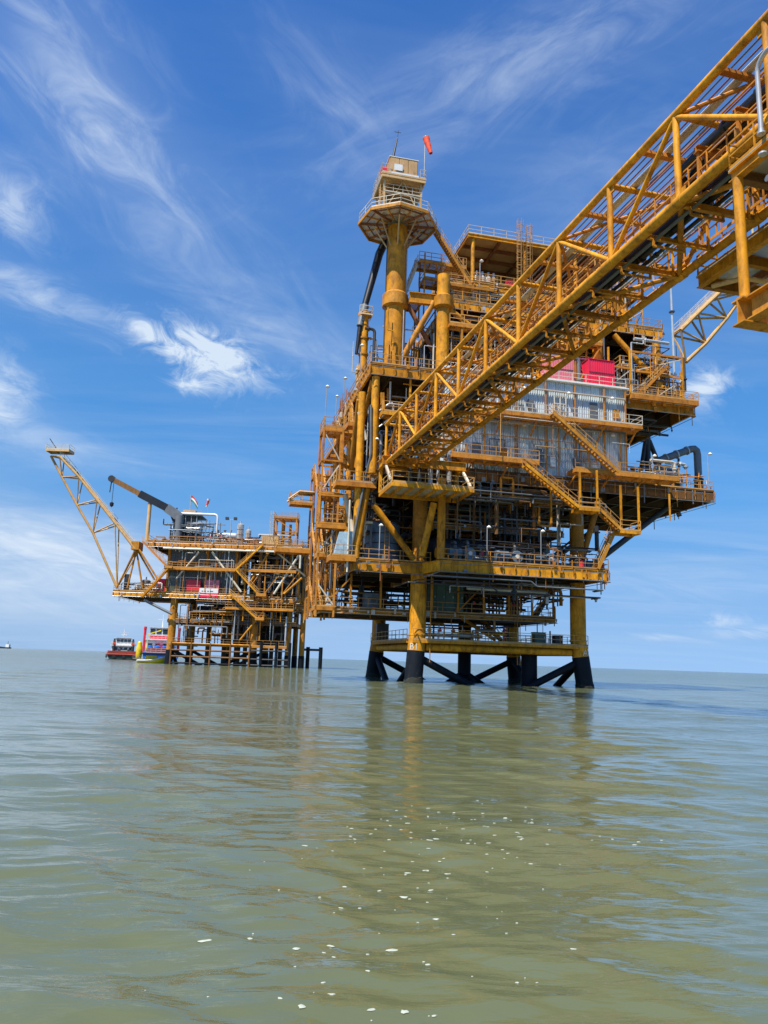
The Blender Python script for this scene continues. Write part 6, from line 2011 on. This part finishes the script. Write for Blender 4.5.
def workboat(name, label, loc, rz, L, B, hm, sm, extra=0):
    t = thing(name, label, 'boat', loc, rz)
    hull(t, L, B, 1.7, hm)
    for s in (-1, 1):
        for k in range(5):
            o = MB().lathe((s * (B / 2 + .05), -L / 2 + 2 + k * 2.6, .9), (s, 0, 0), [(0, .22), (.02, .5), (.28, .5), (.3, .22)], 12).build('tyre_fender', 'rubber', t)
    for xx in (-B * .3, 0, B * .3):
        MB().lathe((xx, -L / 2 - .05, .8), (0, -1, 0), [(0, .22), (.02, .5), (.28, .5), (.3, .22)], 12).build('tyre_fender', 'rubber', t)
    MB().box(-B * .42, -L / 2 + .3, 1.55, B * .42, L / 2 - 3, 1.72).build('deck', 'hullred', t)
    bl_ = MB()
    for s in (-1, 1):
        bl_.bar((s * B * .48, -L / 2 + .2, 2.1), (s * B * .48, L * .05, 2.1), .12, .8)
    bl_.bar((-B * .48, -L / 2 + .2, 2.1), (B * .48, -L / 2 + .2, 2.1), .12, .7)
    bl_.build('bulwark', 'hullred', t)
    y0, y1 = -L * .12, L * .28
    h1 = MB().box(-B * .36, y0, 1.73, B * .36, y1, 3.9).build('deckhouse', sm, t)
    for xx in (-B * .24, -B * .08, B * .08, B * .24):
        MB().box(xx - .45, y0 - .06, 2.7, xx + .45, y0 - .005, 3.5).build('window', 'glass', h1)
    MB().box(-B * .4, y0 - .6, 3.905, B * .4, y1 + .3, 4.03).build('boat_deck', 'white', t)
    rail(t, [(-B * .39, y1, 4.03), (-B * .39, y0 - .55, 4.03), (B * .39, y0 - .55, 4.03), (B * .39, y1, 4.03)], 'white', 1.0, 1.3, .07)
    wh = MB().loft([[(-B * .26, y0 + 1.2, 4.04), (B * .26, y0 + 1.2, 4.04), (B * .26, y1 - .5, 4.04), (-B * .26, y1 - .5, 4.04)], [(-B * .24, y0 + 1.4, 6.3), (B * .24, y0 + 1.4, 6.3), (B * .24, y1 - 1, 6.3), (-B * .24, y1 - 1, 6.3)]]).build('wheelhouse', sm, t)
    for k in range(4):
        xx = -B * .18 + k * B * .12
        MB().box(xx - .42, y0 + 1.18, 5.0, xx + .42, y0 + 1.36, 5.9).build('window', 'glass', wh)
    MB().box(-B * .28, y0 + 1.0, 6.305, B * .28, y1 - .6, 6.42).build('wheelhouse_roof', 'white', wh)
    ms_ = MB().path([(0, y0 + 2.5, 6.4), (0, y0 + 2.4, 9.0)], [.16, .08], 8).build('mast', 'white', t)
    MB().bar((-1.3, y0 + 2.4, 8.0), (1.3, y0 + 2.4, 8.0), .1).bar((-.8, y0 + 2.2, 7.3), (.8, y0 + 2.2, 7.3), .2).build('radar_arm', 'white', ms_)
    for s in (-1, 1):
        MB().lathe((s * B * .3, y0 - .2, 1.73), (0, 0, 1), [(0, .42), (3.6, .42), (3.7, .3), (4.3, .26)], 12).build('funnel', 'darksteel', t)
        MB().lathe((s * B * .33, y0 + .6, 4.7), (0, 1, 0), [(0, .2), (.05, .55), (1.3, .55), (1.35, .2)], 12).build('life_raft_pod', 'white', t)
        MB().lathe((s * B * .31, y0 - .64, 4.6), (0, -1, 0), [(0, .2), (.02, .38), (.1, .38), (.12, .2)], 12).build('life_ring', 'sock', t)
    MB().lathe((-1.2, -L / 2 + 3, 2.3), (1, 0, 0), [(0, .9), (.15, .9), (.16, .5), (2.2, .5), (2.21, .9), (2.4, .9)], 14).build('towing_winch', 'greysteel', t)
    MB().bar((-1.4, -L / 2 + 2.2, 1.7), (-1.4, -L / 2 + 2.2, 2.9), .25).bar((1.4, -L / 2 + 2.2, 1.7), (1.4, -L / 2 + 2.2, 2.9), .25).bar((-1.6, -L / 2 + 2.2, 2.8), (1.6, -L / 2 + 2.2, 2.8), .25).build('tow_bitts', 'darksteel', t)
    return t


workboat('workboat', 'dark hulled workboat with red bulwark and white wheelhouse lying off the far platform', (-77.3, 236, 0), R(20), 22, 8.8, 'hullgreen', 'white')
sb = thing('supply_vessel', 'red and white supply vessel moored behind the far platform', 'boat', (-60.0, 215, 0), R(16))
sb.scale = (.82, .82, .95)
hull(sb, 34, 11, 2.4, 'boatblue', .8, 'rubber')
MB().box(-4.8, -15, 2.2, 4.8, 6, 2.42).build('deck', 'hullred', sb)
h1 = MB().box(-5.0, 2, 2.43, 5.0, 12, 6.0).build('deckhouse', 'white', sb)
for xx in (-3.6, -1.2, 1.2, 3.6):
    MB().box(xx - .7, 1.92, 3.8, xx + .7, 1.995, 5.0).build('window', 'glass', h1)
MB().box(-5.3, 1.2, 6.01, 5.3, 12.4, 6.2).build('boat_deck', 'white', sb)
rail(sb, [(-5.2, 12, 6.2), (-5.2, 1.3, 6.2), (5.2, 1.3, 6.2), (5.2, 12, 6.2)], 'white', 1.1, 1.3, .1)
h2 = MB().box(-4.0, 3.4, 6.21, 4.0, 11, 9.6).build('bridge_house', 'white', sb)
MB().box(-4.05, 3.34, 6.4, 4.05, 3.39, 7.3).build('house_stripe', 'red', h2)
for k in range(4):
    xx = -3.1 + k * 2.05
    MB().box(xx - .8, 3.3, 7.8, xx + .8, 3.395, 9.2).build('window', 'glass', h2)
MB().box(-4.3, 3.0, 9.61, 4.3, 11.3, 9.8).build('bridge_roof', 'white', sb)
for s in (-1, 1):
    MB().lathe((s * 5.6, 3.2, 2.4), (0, 0, 1), [(0, .5), (6.6, .45), (6.7, .55), (7.4, .5)], 12).build('funnel', 'red', sb)
for k in range(4):
    MB().lathe((-3.6 + 2.4 * k, -3 - .3 * (k % 2), 2.43), (0, 0, 1), [(0, 1.15), (1.6, 1.15), (1.7, 1.0), (2.0, .4)], 12).build('deck_tank', 'boatblue', sb)
for k in range(3):
    MB().box(-4.4 + 3.0 * k, .2, 2.43, -2.2 + 3.0 * k, 1.6, 4.2 + .5 * (k % 2)).build('deck_locker', ['white', 'red', 'white'][k], sb)
rail(sb, [(-4.7, 1.5, 2.43), (-4.7, -14.8, 2.43), (4.7, -14.8, 2.43), (4.7, 1.5, 2.43)], 'palerail', 1.2, 1.6, .09)
MB().bar((-4.5, -8, 2.43), (-4.5, -8, 7.5), .3).bar((-4.5, -8, 7.4), (-.5, -9, 8.6), .25).build('deck_derrick', 'boatyellow', sb)
MB().box(-4.0, -10.5, 2.43, 1.6, -7, 3.6).build('deck_cargo', 'hullred', sb)
MB().path([(0, 7, 9.8), (0, 7, 13.5)], [.25, .1], 8).bar((-1.6, 7, 12.2), (1.6, 7, 12.2), .15).build('mast', 'white', sb)
yb = thing('bollard_buoy', 'tall yellow deck tank standing on the stern pontoon beside the workboat', 'tank', (-65.0, 212, .0), R(16))
yb.scale = (.48, .48, .72)
MB().box(-3.2, -2.2, -.6, 3.2, 2.4, .75).build('pontoon', 'darksteel', yb)
MB().lathe((0, 0, .76), (0, 0, 1), [(0, 1.2), (.8, 1.7), (4.2, 1.7), (5.0, 1.2), (6.0, 1.1), (6.4, .7)], 16).build('tank_shell', 'boatyellow', yb)
rail(yb, [(-3.1, -2.1, .75), (3.1, -2.1, .75)], 'palerail')
yl = thing('crew_launch', 'small yellow launch with raised bow beside the far platform leg', 'boat', (-49.6, 172, 0), R(-72))
yl.scale = (.8, .8, .8)
hull(yl, 8, 2.8, .9, 'boatyellow', .7, 'white', .4)
MB().loft([[(-1.0, -2.2, .85), (1.0, -2.2, .85), (1.0, 1.6, .85), (-1.0, 1.6, .85)], [(-.8, -1.8, 2.0), (.8, -1.8, 2.0), (.8, .9, 2.0), (-.8, .9, 2.0)]]).build('cabin', 'boatyellow', yl)
MB().box(-.7, .95, 1.2, .7, 1.25, 1.8).build('window', 'glass', yl)
rail(yl, [(-1.1, -3.6, .9), (1.1, -3.6, .9)], 'palerail', .6, .8, .05, toe=False)
# far vessel on the horizon
fv = thing('distant_ship', 'tiny distant ship on the horizon at the open sea', 'ship', (-1440, 3000, 0), R(80))
hull(fv, 60, 12, 5, 'darksteel', 2, 'rubber', 2)
MB().box(-5, -26, 5.2, 5, -12, 16).build('superstructure', 'white', fv)
MB().tube((0, -18, 16), (0, -18, 28), .8, n=8).build('mast', 'darksteel', fv)
